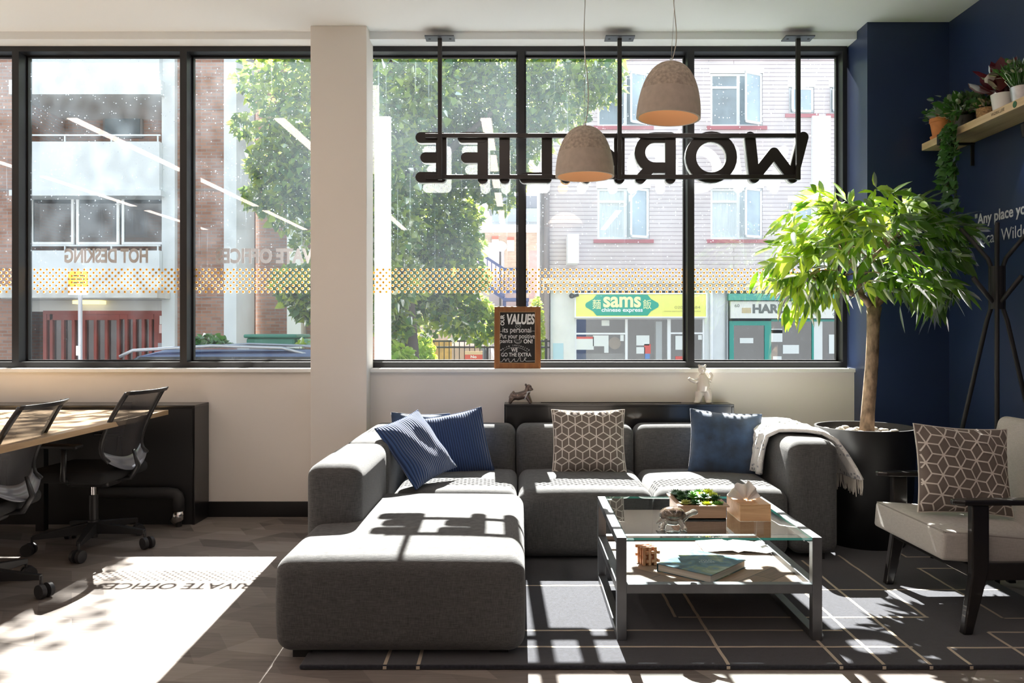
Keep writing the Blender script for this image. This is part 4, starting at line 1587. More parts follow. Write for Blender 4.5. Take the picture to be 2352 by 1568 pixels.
# ------------------------------------------------------------------ big planter with tree
pt = thing('potted_tree', 'leafy indoor tree with slender trunk in a large black round pot', 'potted plant', (1.985, 4.70, 0))
rr = .275
m = MB()
prof = [(.20, 0), (.215, .02), (.255, .30), (.272, .60), (.275, .66), (.275, .68), (.262, .68), (.258, .655), (.24, .60)]
m.lathe(prof, n=64)
m.build('pot', M_pot, pt, auto=True)
MB().lathe([(.0, .60), (.248, .60), (.248, .635), (.0, .64)], n=40, cap=False).build('soil', M_soil, pt)
for k in range(46):
    a = random.uniform(0, 2 * PI); r_ = math.sqrt(random.uniform(.03, 1)) * .215
    MB().ball((r_ * math.cos(a), r_ * math.sin(a), .648), random.uniform(.014, .026), 10, (1.2, .9, .6)).build('pebble', M_peb, pt, smooth=True)
wood = MB()
tr = [(.01, 0, .62), (.018, 0, .75), (.03, 0, .90), (.042, 0, 1.05), (.048, 0, 1.2), (.05, .0, 1.30), (.055, 0, 1.37)]
wood.tube(tr, [.044, .038, .037, .036, .035, .036, .042], 14)
tips = []
br_list = [
    [(.05, 0, 1.35), (.07, 0, 1.45), (.09, .02, 1.60), (.06, .04, 1.76)],
    [(.05, 0, 1.35), (-.03, -.02, 1.44), (-.06, -.04, 1.56), (-.12, -.03, 1.72)],
    [(.05, 0, 1.36), (.13, .0, 1.44), (.22, -.02, 1.52), (.30, -.02, 1.66)],
    [(-.02, -.02, 1.43), (-.12, -.04, 1.45), (-.22, -.02, 1.48), (-.32, 0, 1.55)],
    [(.07, 0, 1.45), (.02, .10, 1.55), (-.02, .2, 1.65), (-.06, .24, 1.75)],
    [(.09, .02, 1.60), (.18, .1, 1.68), (.26, .16, 1.78)],
    [(-.06, -.04, 1.56), (-.02, -.15, 1.63), (.02, -.25, 1.7)],
]
allb = list(br_list)
for b in br_list:
    wood.tube(b, [.022, .016, .012, .007][:len(b)], 8)
    for q in range(7):
        s0 = Vector(b[-1]) if q < 4 else Vector(b[-2])
        d = Vector((random.uniform(-1, 1), random.uniform(-1, 1), random.uniform(-.15, .7))).normalized()
        L = random.uniform(.12, .30)
        p1 = s0 + d * L * .5; p2 = s0 + d * L + Vector((0, 0, -.03))
        wood.tube([s0, p1, p2], [.006, .004, .002], 6)
        tips.append(p1); tips.append(p2)
wood.build('trunk', M_bark, pt, smooth=True)
# leaf sprays over a broad umbrella crown
cen = []; dirs = []; kinds = []
for k in range(235):
    a = random.uniform(0, 2 * PI)
    ph = random.uniform(-.25, 1.0)
    rad = random.uniform(.55, 1.0)
    ex, ey, ez = .56, .47, .40
    cz = 1.62
    c = Vector((.02 + ex * rad * math.cos(a) * math.cos(ph * 1.2), ey * rad * math.sin(a) * math.cos(ph * 1.2), cz + ez * rad * math.sin(ph * 1.35) + (-.05 if ph < 0 else 0)))
    # stay clear of corner wall
    if c.x > .46 or c.y > .34: continue
    out = Vector((c.x, c.y, (c.z - 1.6) * .6 + .05)).normalized()
    side = Vector((-out.y, out.x, 0))
    for j in range(random.randint(6, 9)):
        t = j / 8
        p = c + out * (.11 * t) + Vector((0, 0, -.05 * t * t))
        d = out * .6 + side * random.choice((-1, 1)) * random.uniform(.2, .9) + Vector((0, 0, random.uniform(-1.1, .1)))
        cen.append(p); dirs.append(d); kinds.append(1 if (c.x < -.05 or (c.z > 1.85 and c.x < .2)) and random.random() < .75 else 0)  # backlit leaf colour goes to the left and upper crown
for p in tips:
    for j in range(3):
        cen.append(p); dirs.append(Vector((random.uniform(-1, 1), random.uniform(-1, 1), random.uniform(-1.2, .2)))); kinds.append(0)
# drooping skirt left and right
for (cx_, cy_, cz_, n_) in ((-.34, -.05, 1.50, 40), (-.46, .0, 1.60, 34), (.34, -.1, 1.50, 44), (.38, 0, 1.44, 24), (-.25, -.2, 1.50, 26), (.1, -.3, 1.54, 34), (-.39, -.05, 1.41, 16), (.30, -.1, 1.40, 14)):
    for j in range(n_):
        cen.append(Vector((cx_ + random.gauss(0, .05), cy_ + random.gauss(0, .07), cz_ + random.gauss(0, .04)))); dirs.append(Vector((random.uniform(-.6, .6), random.uniform(-.6, .6), -1))); kinds.append(1 if cx_ < 0 and random.random() < .5 else 0)
cen = np.array([tuple(c) for c in cen]); dirs = np.array([tuple(d) for d in dirs]); kinds = np.array(kinds)
keep = (cen[:, 0] < .54) & (cen[:, 1] < .36)
cen, dirs, kinds = cen[keep], dirs[keep], kinds[keep]
sets = []
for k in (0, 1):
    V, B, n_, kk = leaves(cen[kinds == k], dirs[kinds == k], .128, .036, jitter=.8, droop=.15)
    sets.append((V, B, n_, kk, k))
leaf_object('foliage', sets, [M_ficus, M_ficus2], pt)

# ------------------------------------------------------------------ coat stand
cs = thing('coat_stand', 'black tubular coat stand in the corner beside the blue wall', 'coat stand', (2.455, 4.20, 0))
for k in range(4):
    a = R(-30 + 90 * k)
    ca, sa = math.cos(a), math.sin(a)
    r0 = .028
    pts = [(ca * .30, sa * .30, 0), (ca * .045, sa * .045, 1.28), (ca * r0, sa * r0, 1.34), (ca * r0, sa * r0, 1.56), (ca * .04, sa * .04, 1.60), (ca * .165, sa * .165, 1.765)]
    MB().tube(pts, .0115, 10).build('leg', M_blackm, cs, smooth=True)
    a += R(45)
    ca, sa = math.cos(a), math.sin(a)
    MB().tube([(ca * .0, sa * .0, 1.36), (ca * .03, sa * .03, 1.38), (ca * .15, sa * .15, 1.50)], .012, 10).build('peg', M_blackm, cs, smooth=True)
MB().lathe([(.034, 1.34), (.034, 1.56)], n=16).build('collar', M_blackm, cs, auto=True)
m = MB()
pp = []
for k in range(4):
    a = R(-30 + 90 * k)
    pp.append((math.cos(a) * .178, math.sin(a) * .178))
for k in range(4):
    a = pp[k]; b = pp[(k + 1) % 4]
    m.bar((a[0], a[1], .66), (b[0], b[1], .66), .022, .016)
m.build('cross_bar', wood_mat('walnut', (.12, .05, .03), (.22, .10, .06), 'x', .5), cs)

# ------------------------------------------------------------------ wall shelf with plants
sh = thing('wall_shelf', 'thick pale wooden shelf on the dark blue wall', 'shelf', (XR, 4.3, 2.385))
m = MB().box(-.208, -.001, -1.3, .84, -.022, .022)
plank = m.build('board', M_pine, sh, bevel=.002)
for y in (.62, -.75):
    m = MB()
    m.bar((-.212, y, .030), (-.212, y, -.028), .012, .03); m.bar((-.218, y, -.030), (-.002, y, -.030), .03, .010); m.bar((-.006, y, -.16), (-.006, y, .03), .03, .008)
    m.build('bracket', M_blackm, sh, bevel=.002)
m = MB()
add_text(m, 'WORK.LIFE', (-.2092, .02, .001), (0, -1, 0), (0, 0, 1), .03, .12, .017)
m.build('lettering', mat('burnt_mark', (.06, .035, .02), .8), sh)
m = MB()
m.lathe([(0, 0), (.017, 0), (.017, .001), (0, .001)], (0, 0, 0), 16)
m.v = [(-.209 - v[2], -.13 + v[0], v[1] + .0) for v in m.v]
m.build('badge', mat('green_badge', (.03, .13, .05), .5), sh)

SHZ = 2.407


def shelf_pot(name, label, x, y, r0, r1, h, m_, saucer=False, rim=False):
    t = thing(name, label, 'potted plant', (x, y, SHZ))
    if saucer:
        MB().lathe([(.0, 0), (r0 * 1.25, 0), (r0 * 1.35, .018), (r0 * 1.2, .018), (.0, .016)], n=32).build('saucer', m_, t, auto=True)
    z0 = .012 if saucer else 0
    prof = [(r0, z0), (r1, z0 + h), (r1 - .006, z0 + h), (r0 - .006, z0 + .01)]
    if rim: prof = [(r0, z0), (r1 * .93, z0 + h * .78), (r1, z0 + h * .8), (r1, z0 + h), (r1 - .008, z0 + h), (r0 - .006, z0 + .01)]
    MB().lathe(prof, n=36).build('pot', m_, t, auto=True)
    MB().lathe([(0, z0 + h - .015), (r1 - .010, z0 + h - .015)], n=20, cap=False).build('soil', M_soil, t)
    return t, z0 + h


def tuft(t, z, n, r, up, L, W, mats_, mi=0, spread=1.0, zr=.03, shape='round', name='foliage', jitter=.8):
    c = np.column_stack([rng.normal(0, r, n), rng.normal(0, r, n), z + rng.uniform(0, zr, n)])
    d = np.column_stack([c[:, 0] / r * spread + rng.normal(0, .3, n), c[:, 1] / r * spread + rng.normal(0, .3, n), up + rng.normal(0, .35, n)])
    V, B, n_, k = leaves(c, d, L, W, jitter=jitter, shape=shape)
    return leaf_object(name, [(V, B, n_, k, 0)], [mats_], t)


t, z = shelf_pot('potted_plant', 'terracotta pot with small white flowering plant at the far end of the shelf', 2.592, 5.02, .048, .068, .115, M_terra, True, True)
tuft(t, z, 260, .034, .6, .032, .018, M_ivy, zr=.05)
m = MB()
for k in range(40):
    m.ball((random.gauss(0, .036), random.gauss(0, .036), z + .03 + random.uniform(0, .045)), .0065, 6)
m.build('flower', mat('cream_flower', (.75, .76, .55), .7), t)
t, z = shelf_pot('trailing_ivy', 'bushy ivy trailing down over the shelf edge', 2.63, 4.83, .045, .055, .09, mat('dark_pot', (.05, .05, .045), .6))
tuft(t, z, 420, .055, .7, .055, .035, M_ivy, zr=.10, spread=.7)
# trails
cc = []; dd = []
stem = MB()
for k in range(11):
    x0 = -.10 - random.uniform(0, .03); y0 = random.uniform(-.20, -.07)
    L = [.62, .5, .45, .42, .36, .33, .3, .26, .24, .2, .2][k]
    pts = [Vector((-.02, y0 * .4, .10)), Vector((x0, y0, .075)), Vector((x0 - .03, y0, 0.0))]
    q = Vector((x0 - .03, y0, -.0))
    s = 0
    while s < L:
        q = q + Vector((random.uniform(-.008, .008), random.uniform(-.012, .014) - (.002 if k < 2 else 0), -.03)); s += .03
        q.x = min(q.x, -.105)
        pts.append(q.copy())
    stem.tube(pts, .0016, 5)
    for p in pts[1:]:
        for j in range(3 if k else 1):
            cc.append(tuple(p + Vector((random.uniform(-.012, .012), random.uniform(-.02, .02), random.uniform(-.01, .01)))))
            dd.append((random.uniform(-1, .1), random.uniform(-1, 1), random.uniform(-1, .1)))
stem.build('vine', mat('vine_brown', (.10, .11, .04), .8), t)
V, B, n_, k = leaves(cc, dd, .046, .040, normals=np.array([[-.5, -.7, .5]] * len(cc)) + rng.normal(0, .35, (len(cc), 3)), shape='heart')
leaf_object('trailing_leaves', [(V, B, n_, k, 0)], [M_ivy], t)
t, z = shelf_pot('wicker_pot_plant', 'small wicker pot with a low plant between the ivy and the white pot', 2.650, 4.64, .045, .052, .085, M_wicker)
tuft(t, z, 120, .03, .6, .05, .02, M_ivy)
t, z = shelf_pot('potted_plant', 'white pot with dark burgundy leaves on the shelf', 2.635, 4.45, .046, .062, .11, M_white)
tuft(t, z, 46, .02, 1.4, .13, .07, M_red_leaf, spread=.6, zr=.07)
t, z = shelf_pot('potted_plant', 'metal pot with grassy green plant near the right edge of the shelf', 2.635, 4.285, .043, .056, .10, M_zinc)
tuft(t, z, 260, .024, 1.6, .12, .008, M_ivy, spread=.5)
tuft(t, z + .05, 160, .05, .6, .035, .02, M_ivy, spread=.8, zr=.06, name='bushy_foliage')

# wall lettering
wl = MB()
add_text(wl, '"Any place you', (0, 0, 0.0), (0, -1, 0), (0, 0, 1), .1, None, .088, bold=.002, align='LEFT')
o = wl.build('wall_lettering', mat('wall_letter_white', (.72, .74, .76), .6), loc=(XR - .003, 4.905, 1.885), solid=.001)
tag(o, 'white bold lettering of a quote on the blue wall, upper line', 'wall lettering')
wl = MB()
add_text(wl, 'Oscar Wilde', (0, 0, 0.0), (0, -1, 0), (0, 0, 1), .1, None, .068, bold=-.0005, align='LEFT')
o = wl.build('wall_lettering', MATS['wall_letter_white'], loc=(XR - .003, 4.905, 1.775), solid=.001)
tag(o, 'thin white lettering naming the author on the blue wall, lower line', 'wall lettering')

# small spotlight under the shelf
sl = thing('wall_spotlight', 'small black spotlight under the shelf lighting the blue wall', 'wall light', (XR, 4.33, 2.30))
MB().cyl((-.002, 0, 0), (-.05, 0, 0), .02).build('mount', M_blackm, sl, auto=True)
MB().cyl((-.06, 0, .03), (-.045, 0, -.04), .022, .026).build('lamp_head', M_blackm, sl, auto=True)
ld = bpy.data.lights.new('spot_bulb', 'SPOT'); ld.energy = 3.0; ld.spot_size = R(95); ld.spot_blend = .8; ld.color = (.9, .95, 1); ld.shadow_soft_size = .01
lo = bpy.data.objects.new('spot_bulb', ld); COL.objects.link(lo); lo.parent = sl; lo.location = (-.045, 0, -.05); lo.rotation_euler = (0, R(-22), 0)

# ------------------------------------------------------------------ chalkboard on the sill
cb = thing('chalkboard_sign', 'wood framed chalkboard with handwritten values standing on the window sill', 'chalkboard', (P(1188.5, 843, 5.40)[0], 5.405, .981), (R(-4), 0, 0))
W2, Hh, fw = .154, .412, .034
m = MB()
for (pts) in ([(-W2, 0), (W2, 0), (W2 - fw, fw), (-W2 + fw, fw)], [(-W2, Hh), (-W2 + fw, Hh - fw), (W2 - fw, Hh - fw), (W2, Hh)], [(-W2, 0), (-W2 + fw, fw), (-W2 + fw, Hh - fw), (-W2, Hh)], [(W2, 0), (W2, Hh), (W2 - fw, Hh - fw), (W2 - fw, fw)]):
    m.prism(pts, 'y', 0, .018)
m.build('frame', M_framewood, cb, bevel=.0015)
MB().box(-W2 + fw, W2 - fw, .008, .014, fw, Hh - fw).build('board', M_chalk, cb)
m = MB()
ins = MB()
for (a0, a1, c0, c1) in ((-W2 + fw, W2 - fw, fw, fw + .004), (-W2 + fw, W2 - fw, Hh - fw - .004, Hh - fw), (-W2 + fw, -W2 + fw + .004, fw, Hh - fw), (W2 - fw - .004, W2 - fw, fw, Hh - fw)):
    ins.box(a0, a1, .004, .008, c0, c1)
ins.build('inner_trim', mat('trim_gold', (.45, .27, .14), .5), cb)


def CB(u, v):  # zoom pixels of the board drawing -> local; board spans u 255..940, v 310..1305
    return ((u - 597) / 685 * 2 * (W2 - fw), Hh - fw - (v - 308) / 997 * (Hh - 2 * fw))


yy = .0068
sgn = 1


def ctext(t_, u0, u1, v0, v1, bold=.0, rot=False, slant=0):
    a = CB(u0, v0); b = CB(u1, v1)
    w = abs(b[0] - a[0]); h = abs(a[1] - b[1])
    c = ((a[0] + b[0]) / 2, yy, (a[1] + b[1]) / 2)
    if rot: add_text(m, t_, c, (0, 0, 1), (-1, 0, 0), .03, h, w, bold=bold)
    else: add_text(m, t_, c, (1, 0, 0), (0, 0, 1), .03, w, h, bold=bold, slant=slant)


ctext('OUR', 272, 350, 365, 575, .001, True)
ctext('VALUES', 385, 925, 350, 555, .0012, slant=.08)
ctext('its personal', 315, 855, 605, 745, .0)
ctext('Put your positive', 265, 925, 735, 855, .0)
ctext('pants', 262, 500, 850, 935, .0)
ctext('ON!', 712, 885, 840, 922, .0006)
ctext('WE', 478, 600, 1010, 1085, .0005)
ctext('GO THE EXTRA', 288, 858, 1100, 1175, .0003)
# curved line of words
word = "we're inclusive"
for i, ch in enumerate(word):
    if ch == ' ': continue
    f = i / (len(word) - 1)
    ang = R(28 - 66 * f * .95 + 3)
    u = 285 + 530 * f; v = 960 + 90 * (2 * f - 1) ** 2
    c = CB(u, v)
    add_text(m, ch, (c[0], yy, c[1]), (math.cos(ang), 0, math.sin(ang)), (-math.sin(ang), 0, math.cos(ang)), .019)


def cline(pts, w=.0016):
    q = [CB(*p) for p in pts]
    for i in range(len(q) - 1):
        a, b = q[i], q[i + 1]
        m.bar((a[0], yy, a[1]), (b[0], yy, b[1]), w, .0004) if False else m.tube([(a[0], yy, a[1]), (b[0], yy, b[1])], w / 2, 4)


cline([(250, 695), (300, 690), (330, 680)]); cline([(855, 690), (890, 680), (935, 688)])
cline([(325, 1080), (400, 1025), (480, 1003), (600, 998), (700, 1030), (790, 1080)])
cline([(610, 640), (560, 600), (560, 575), (590, 572), (610, 598), (632, 572), (660, 575), (655, 602), (610, 640)])
cline([(535, 855), (675, 855), (670, 900), (625, 925), (580, 922), (538, 890), (535, 855)]); cline([(540, 885), (605, 905), (672, 880)])
mile = [(240, 1278), (300, 1275), (345, 1215), (360, 1225), (375, 1270), (400, 1220), (430, 1215), (440, 1275), (480, 1280), (520, 1230), (540, 1215), (545, 1270), (590, 1272), (640, 1190), (655, 1200), (655, 1265), (700, 1270), (745, 1225), (765, 1200), (740, 1195), (725, 1230), (760, 1265), (930, 1258)]
cline(mile, .0024)
m.build('lettering', M_chalkw, cb)
MB().bar((0, .02, .30), (0, .085, .003), .03, .004).build('back_stand', M_framewood, cb)

# ------------------------------------------------------------------ figurines on the black cabinet
dg = thing('dog_figurine', 'small silvery brown terrier figurine with a pale scarf', 'figurine', (P(1195, 922, 5.30)[0] - .0, 5.31, .758))
M_dog = mat('silver_brown_glaze', (.13, .09, .075), .18, metal=.35, coat=.6, noise=.3, nscale=40)
k = .00285
def D(u, v): return ((u - 232) * 1.0 * .238 * k, (440 - v) * .238 * k)
m = MB()
bx = [(140, 400), (165, 372), (210, 372), (262, 360), (300, 330), (308, 290)]
q = [D(*p) for p in bx]
m.tube([(p[0], 0, p[1]) for p in q], [.020, .027, .027, .028, .022, .017], 14)
h_ = D(312, 285); m.ball((h_[0], 0, h_[1]), .021, 14, (1.05, .85, .9))
h_ = D(335, 305); m.ball((h_[0], 0, h_[1]), .0125, 12, (1.3, .9, .8))
for s_ in (-1, 1):
    e_ = D(285, 262); m.ball((e_[0], s_ * .012, e_[1]), .0085, 10)
    for (u0, v0, u1) in ((150, 400, 130), (185, 400, 200)) if False else ((150, 390, 132), (300, 370, 335)):
        a = D(u0, v0); b = D(u1, 436)
        m.tube([(a[0], s_ * .011, a[1]), (b[0], s_ * .020, b[1])], [.019, .011], 10)
a = D(150, 385); b = D(172, 318); m.tube([(a[0], 0, a[1]), ((a[0] + b[0]) / 2 - .003, 0, (a[1] + b[1]) / 2), (b[0], 0, b[1])], [.020, .014, .004], 10)
m.build('body', M_dog, dg, remesh=.003)
m = MB()
a = D(300, 335); b = D(272, 405)
m.tube([(a[0], -.018, a[1]), (b[0], -.022, b[1])], [.005, .004], 8)
cc_ = D(302, 330)
m.tube([(cc_[0] + .0175 * math.cos(t_), .019 * math.sin(t_), cc_[1] + .004 * math.cos(t_)) for t_ in [2 * PI * i_ / 20 for i_ in range(21)]], .0045, 8, cap=False)
m.build('scarf', mat('scarf_silver', (.55, .57, .6), .3, metal=.3), dg, smooth=True)

br_ = thing('bear_figurine', 'glossy cream ceramic bear figurine standing upright with one arm out', 'figurine', (P(1614, 922, 5.30)[0], 5.31, .758))
def Bp(u, v): return ((u - 1995) * .238 * k, (432 - v) * .238 * k)
m = MB()
def seg(pts, rads, ys=None):
    qs = [Bp(*p) for p in pts]
    m.tube([(q[0], (ys[i] if ys else 0), q[1]) for i, q in enumerate(qs)], rads, 14)
seg([(2000, 320), (2005, 260), (2000, 200), (1992, 150)], [.036, .042, .037, .026])
h_ = Bp(1992, 105); m.ball((h_[0], -.004, h_[1]), .027, 16, (1, .95, 1.05))
h_ = Bp(1990, 92); m.ball((h_[0] - .004, -.026, h_[1]), .014, 12, (1, 1.2, .85))
for u in (1962, 2022):
    e_ = Bp(u, 68); m.ball((e_[0], 0, e_[1]), .0085, 10)
seg([(1965, 320), (1958, 380), (1945, 418)], [.028, .024, .022], (0, -.004, -.012))
seg([(2035, 300), (2050, 370), (2052, 418)], [.030, .026, .022], (0, 0, -.006))
a = Bp(1935, 424); m.ball((a[0], -.02, .009), .018, 12, (1.2, 1.2, .55))
a = Bp(2050, 424); m.ball((a[0], -.02, .009), .018, 12, (1.2, 1.2, .55))
seg([(1965, 205), (1920, 222), (1880, 208), (1855, 188)], [.018, .015, .012, .010], (0, -.01, -.02, -.025))
seg([(2030, 190), (2075, 215), (2085, 165), (2060, 135)], [.018, .016, .013, .012], (0, .004, .004, .0))
m.build('body', M_glaze, br_, remesh=.0035)

# ------------------------------------------------------------------ desk and task chairs
dk = thing('desk', 'long pale wooden desk running toward the window at the left', 'desk', (-2.9, 3.6, 0))
MB().box(-.70, .70, -1.7, 1.50, .706, .735).build('desktop', M_oak, dk, bevel=.002)
m_ = None
for y in (-1.55, .57, 1.43):
    for x in (-.60, -.05):
        MB().box(x - .025, x + .025, y - .025, y + .025, .0, .68).build('leg', M_blackm, dk)
for x in (-.60, -.05):
    MB().box(x - .02, x + .02, -1.6, 1.42, .68, .706).build('frame_rail', M_blackm, dk)
ms = MB().ball((0, 0, .0), .03, 14, (1.8, 1, .6))
ms.v = [(v[0], v[1], max(0, v[2])) for v in ms.v]
o = ms.build('computer_mouse', M_plast, smooth=True, loc=(-2.36, 3.60, .735)); tag(o, 'small black oval mouse on the wooden desk', 'computer mouse')


def mesh_mat():
    m = bpy.data.materials.new('chair_mesh'); m.use_nodes = True
    nt = m.node_tree; nt.nodes.remove(nt.nodes['Principled BSDF']); out = nt.nodes['Material Output']
    a = nd(nt, 'ShaderNodeBsdfPrincipled'); a.inputs['Base Color'].default_value = (.03, .03, .035, 1); a.inputs['Roughness'].default_value = .45
    t = nd(nt, 'ShaderNodeBsdfTransparent')
    mx = nd(nt, 'ShaderNodeMixShader'); mx.inputs[0].default_value = .22; nt.links.new(a.outputs[0], mx.inputs[1]); nt.links.new(t.outputs[0], mx.inputs[2])
    nt.links.new(mx.outputs[0], out.inputs['Surface'])
    return m


M_mesh = mesh_mat()


def back_pt(u, v, o=0.0):
    """chair back surface; u -1..1 across (local y), v 0..1 up"""
    hw = .195 + .012 * math.sin(v * PI)
    z = .45 + .44 * v - .035 * abs(u) ** 2 * (1 - v) * -1
    x = .175 + .165 * v ** 1.5 + .065 * math.exp(-v / .10)
    x -= .035 * u * u
    return (x + o, u * hw, z + .03 * u * u * (1 - v))


def task_chair():
    t = thing('task_chair', 'black task chair', 'office chair')
    for k in range(5):
        a = R(72 * k)
        ca, sa = math.cos(a), math.sin(a)
        m = MB()
        w0, w1 = .024, .014
        vs = []
        for (r_, w, z0, z1) in ((.02, w0, .085, .15), (.30, w1, .085, .108)):
            for (q, z) in ((-w, z0), (w, z0), (w, z1), (-w, z1)):
                vs.append((ca * r_ - sa * q, sa * r_ + ca * q, z))
        m.add(vs, [(0, 1, 2, 3), (7, 6, 5, 4), (0, 4, 5, 1), (1, 5, 6, 2), (2, 6, 7, 3), (3, 7, 4, 0)])
        lg = m.build('leg', M_plast, t, bevel=.003)
        m = MB()
        cx, cy = ca * .315, sa * .315
        m.cyl((ca * .30, sa * .30, .10), (ca * .30, sa * .30, .055), .007)
        yaw = a + R(60)
        ax_, ay_ = math.cos(yaw), math.sin(yaw)
        for s_ in (-1, 1):
            c0 = Vector((cx, cy, .0345)) + Vector((ax_, ay_, 0)) * s_ * .010
            c1 = Vector((cx, cy, .0345)) + Vector((ax_, ay_, 0)) * s_ * .030
            m.cyl(c0, c1, .034, .032, 24)
        m.build('caster', mat('caster_black', (.025, .025, .028), .5), lg, auto=True)
    m = MB(); m.cyl((0, 0, .08), (0, 0, .16), .036, .03, 20); m.cyl((0, 0, .06), (0, 0, .08), .022, .022, 16); m.build('hub', M_plast, t, auto=True)
    m = MB(); m.cyl((0, 0, .15), (0, 0, .30), .024, .024, 20); m.build('gas_column', M_plast, t, auto=True)
    m = MB(); m.cyl((0, 0, .27), (0, 0, .38), .014, .014, 16); m.build('piston', M_chrome, t, auto=True)
    MB().rbox(-.12, .13, -.075, .075, .355, .41, .02).build('tilt_mechanism', M_plast, t, smooth=True)
    MB().rbox(-.27, .20, -.235, .235, .40, .465, .03, 4, .008).build('seat', M_seat, t, smooth=True)
    # back support bar
    MB().tube([(.08, 0, .39), (.22, 0, .40), (.262, 0, .47), (.235, 0, .56)], [.022, .022, .020, .012], 10, flat=.6).build('back_bracket', M_plast, t, smooth=True)
    n = 18
    vs = []; fs = []
    for j in range(n + 1):
        for i in range(n + 1):
            vs.append(back_pt(-1 + 2 * i / n, j / n))
    for j in range(n):
        for i in range(n):
            a = j * (n + 1) + i
            fs.append((a, a + 1, a + n + 2, a + n + 1))
    k0 = 3 * n
    nb = n + 1
    MB().add(vs[3 * nb:], [tuple(q - 3 * nb for q in f) for f in fs[k0:]]).build('mesh_back', M_mesh, t, smooth=True)
    MB().add(vs[:4 * nb], fs[:k0]).build('lumbar_panel', M_plastg, t, smooth=True, solid=.008)
    for s_ in (-1, 1):
        MB().tube([back_pt(s_, j / 14, .002) for j in range(15)], [.013] * 15, 8).build('back_frame', M_plast, t, smooth=True)
    m = MB()
    vs = []; fs = []
    N = 16
    for i in range(N + 1):
        u = -1.06 + 2.12 * i / N
        p = Vector(back_pt(u, 1.0))
        vs += [p + Vector((-.012, 0, -.012)), p + Vector((.022, 0, -.010)), p + Vector((.034, 0, .012)), p + Vector((.012, 0, .010))]
    for i in range(N):
        for q in range(4):
            q2 = (q + 1) % 4
            fs.append((4 * i + q, 4 * i + 4 + q, 4 * i + 4 + q2, 4 * i + q2))
    fs += [(0, 1, 2, 3), (4 * N + 3, 4 * N + 2, 4 * N + 1, 4 * N)]
    m.add(vs, fs).build('top_rail', M_plast, t, bevel=.003)
    for s_ in (-1, 1):
        m = MB()
        m.tube([(-.02, s_ * .20, .405), (-.01, s_ * .262, .43), (.0, s_ * .268, .60)], [.014, .016, .014], 8)
        ar = m.build('arm_support', M_plast, t, smooth=True)
        MB().rbox(-.15, .09, s_ * .268 - .035, s_ * .268 + .035, .60, .622, .01).build('arm_pad', M_plast, ar, smooth=True)
    return t


c1 = task_chair()
c1.location = (-2.417, 4.62, 0); c1.rotation_euler = (0, 0, R(-4))
tag(c1, 'black mesh-back task chair tucked under the desk end, nearest the window', 'office chair', 'task chairs at the desk')
c2 = copy_tree(c1)
c2.location = (-2.50, 3.72, 0); c2.rotation_euler = (0, 0, R(5))
tag(c2, 'black mesh-back task chair cut off by the left edge of the photo', 'office chair', 'task chairs at the desk')
c3 = copy_tree(c1)
c3.location = (-3.37, 4.62, 0); c3.rotation_euler = (0, 0, R(160))
tag(c3, 'black task chair on the far side of the desk, only its castors showing', 'office chair', 'task chairs at the desk')

pv = thing('pipe_elbow', 'thick black pipe with elbow and steel valve under the desk', 'pipe', (-2.22, 5.13, 0))
m = MB(); m.tube([(-.42, .0, .21), (-.2, 0, .21), (.0, 0, .21), (.045, 0, .205), (.065, 0, .19), (.07, 0, .165), (.07, 0, .10)], .036, 16); m.build('pipe', mat('rubber_black', (.03, .03, .032), .6), pv, smooth=True)
m = MB(); m.tube([(.07, 0, .10), (.07, 0, .06), (.04, 0, .03)], [.034, .038, .03], 16); m.build('valve', M_chrome, pv, smooth=True)
MB().cyl((.07, 0, 0), (.07, 0, .06), .02).build('stub', M_blackm, pv, auto=True)


# ------------------------------------------------------------------ the street outside
GZ = -0.60
struct(MB().box(-60, 60, WY + .25, 90, GZ - .2, GZ).build('street', mat('asphalt', (.10, .10, .10), .9, noise=.2, nscale=3)))
struct(MB().box(-60, 60, 17.2, 21.0, GZ, GZ + .10).build('pavement', mat('paving', (.22, .21, .20), .9, noise=.1, nscale=5)))
M_pinkb = brick_mat('pink_painted_brick', (.62, .54, .54), (.64, .56, .56), (.34, .27, .28), bw=30.0, bh=.105, ms=.009)
M_pinkw = mat('offwhite_render', (.72, .74, .74), .8, noise=.06, nscale=3)
M_redsill = mat('red_sill', (.42, .09, .11), .7)
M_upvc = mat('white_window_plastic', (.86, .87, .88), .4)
M_exglass = mat('outside_pane', (.16, .22, .26), .08, spec=.9, noise=.5, nscale=1.2)
M_exglassb = mat('outside_blue_pane', (.30, .40, .48), .1, spec=.9, noise=.3, nscale=1.2)
M_curtain = mat('net_curtain', (.62, .68, .70), .9, noise=.12, nscale=9, stretch=(6, 1, .3))
M_brick = brick_mat('brown_brick', (.26, .13, .09), (.38, .21, .15), (.26, .22, .20), bw=.23, bh=.078, ms=.010)
M_brickd = brick_mat('yellow_brick', (.36, .28, .20), (.44, .35, .26), (.38, .33, .28), bw=.23, bh=.078, ms=.010)
M_panel = mat('white_balcony_panel', (.60, .63, .64), .7, noise=.05, nscale=2)
M_lead = mat('lead_grey', (.22, .23, .24), .6)
M_teal = mat('teal_paint', (.02, .32, .26), .4)
M_yel = mat('sign_yellow', (.88, .86, .20), .5)
M_grn = mat('sign_green', (.0, .36, .25), .5)
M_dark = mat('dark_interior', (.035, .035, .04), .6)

# --- pink painted terrace with two shops
SY = 21.0
pb = thing('shop_building', 'pink painted brick building with a yellow takeaway shop below', 'building', (5.5, SY, GZ))
po_ = Vector(pb.location)


def B(px, py, Y=SY, o=po_):
    return Vector(P(px, py, Y)) - o


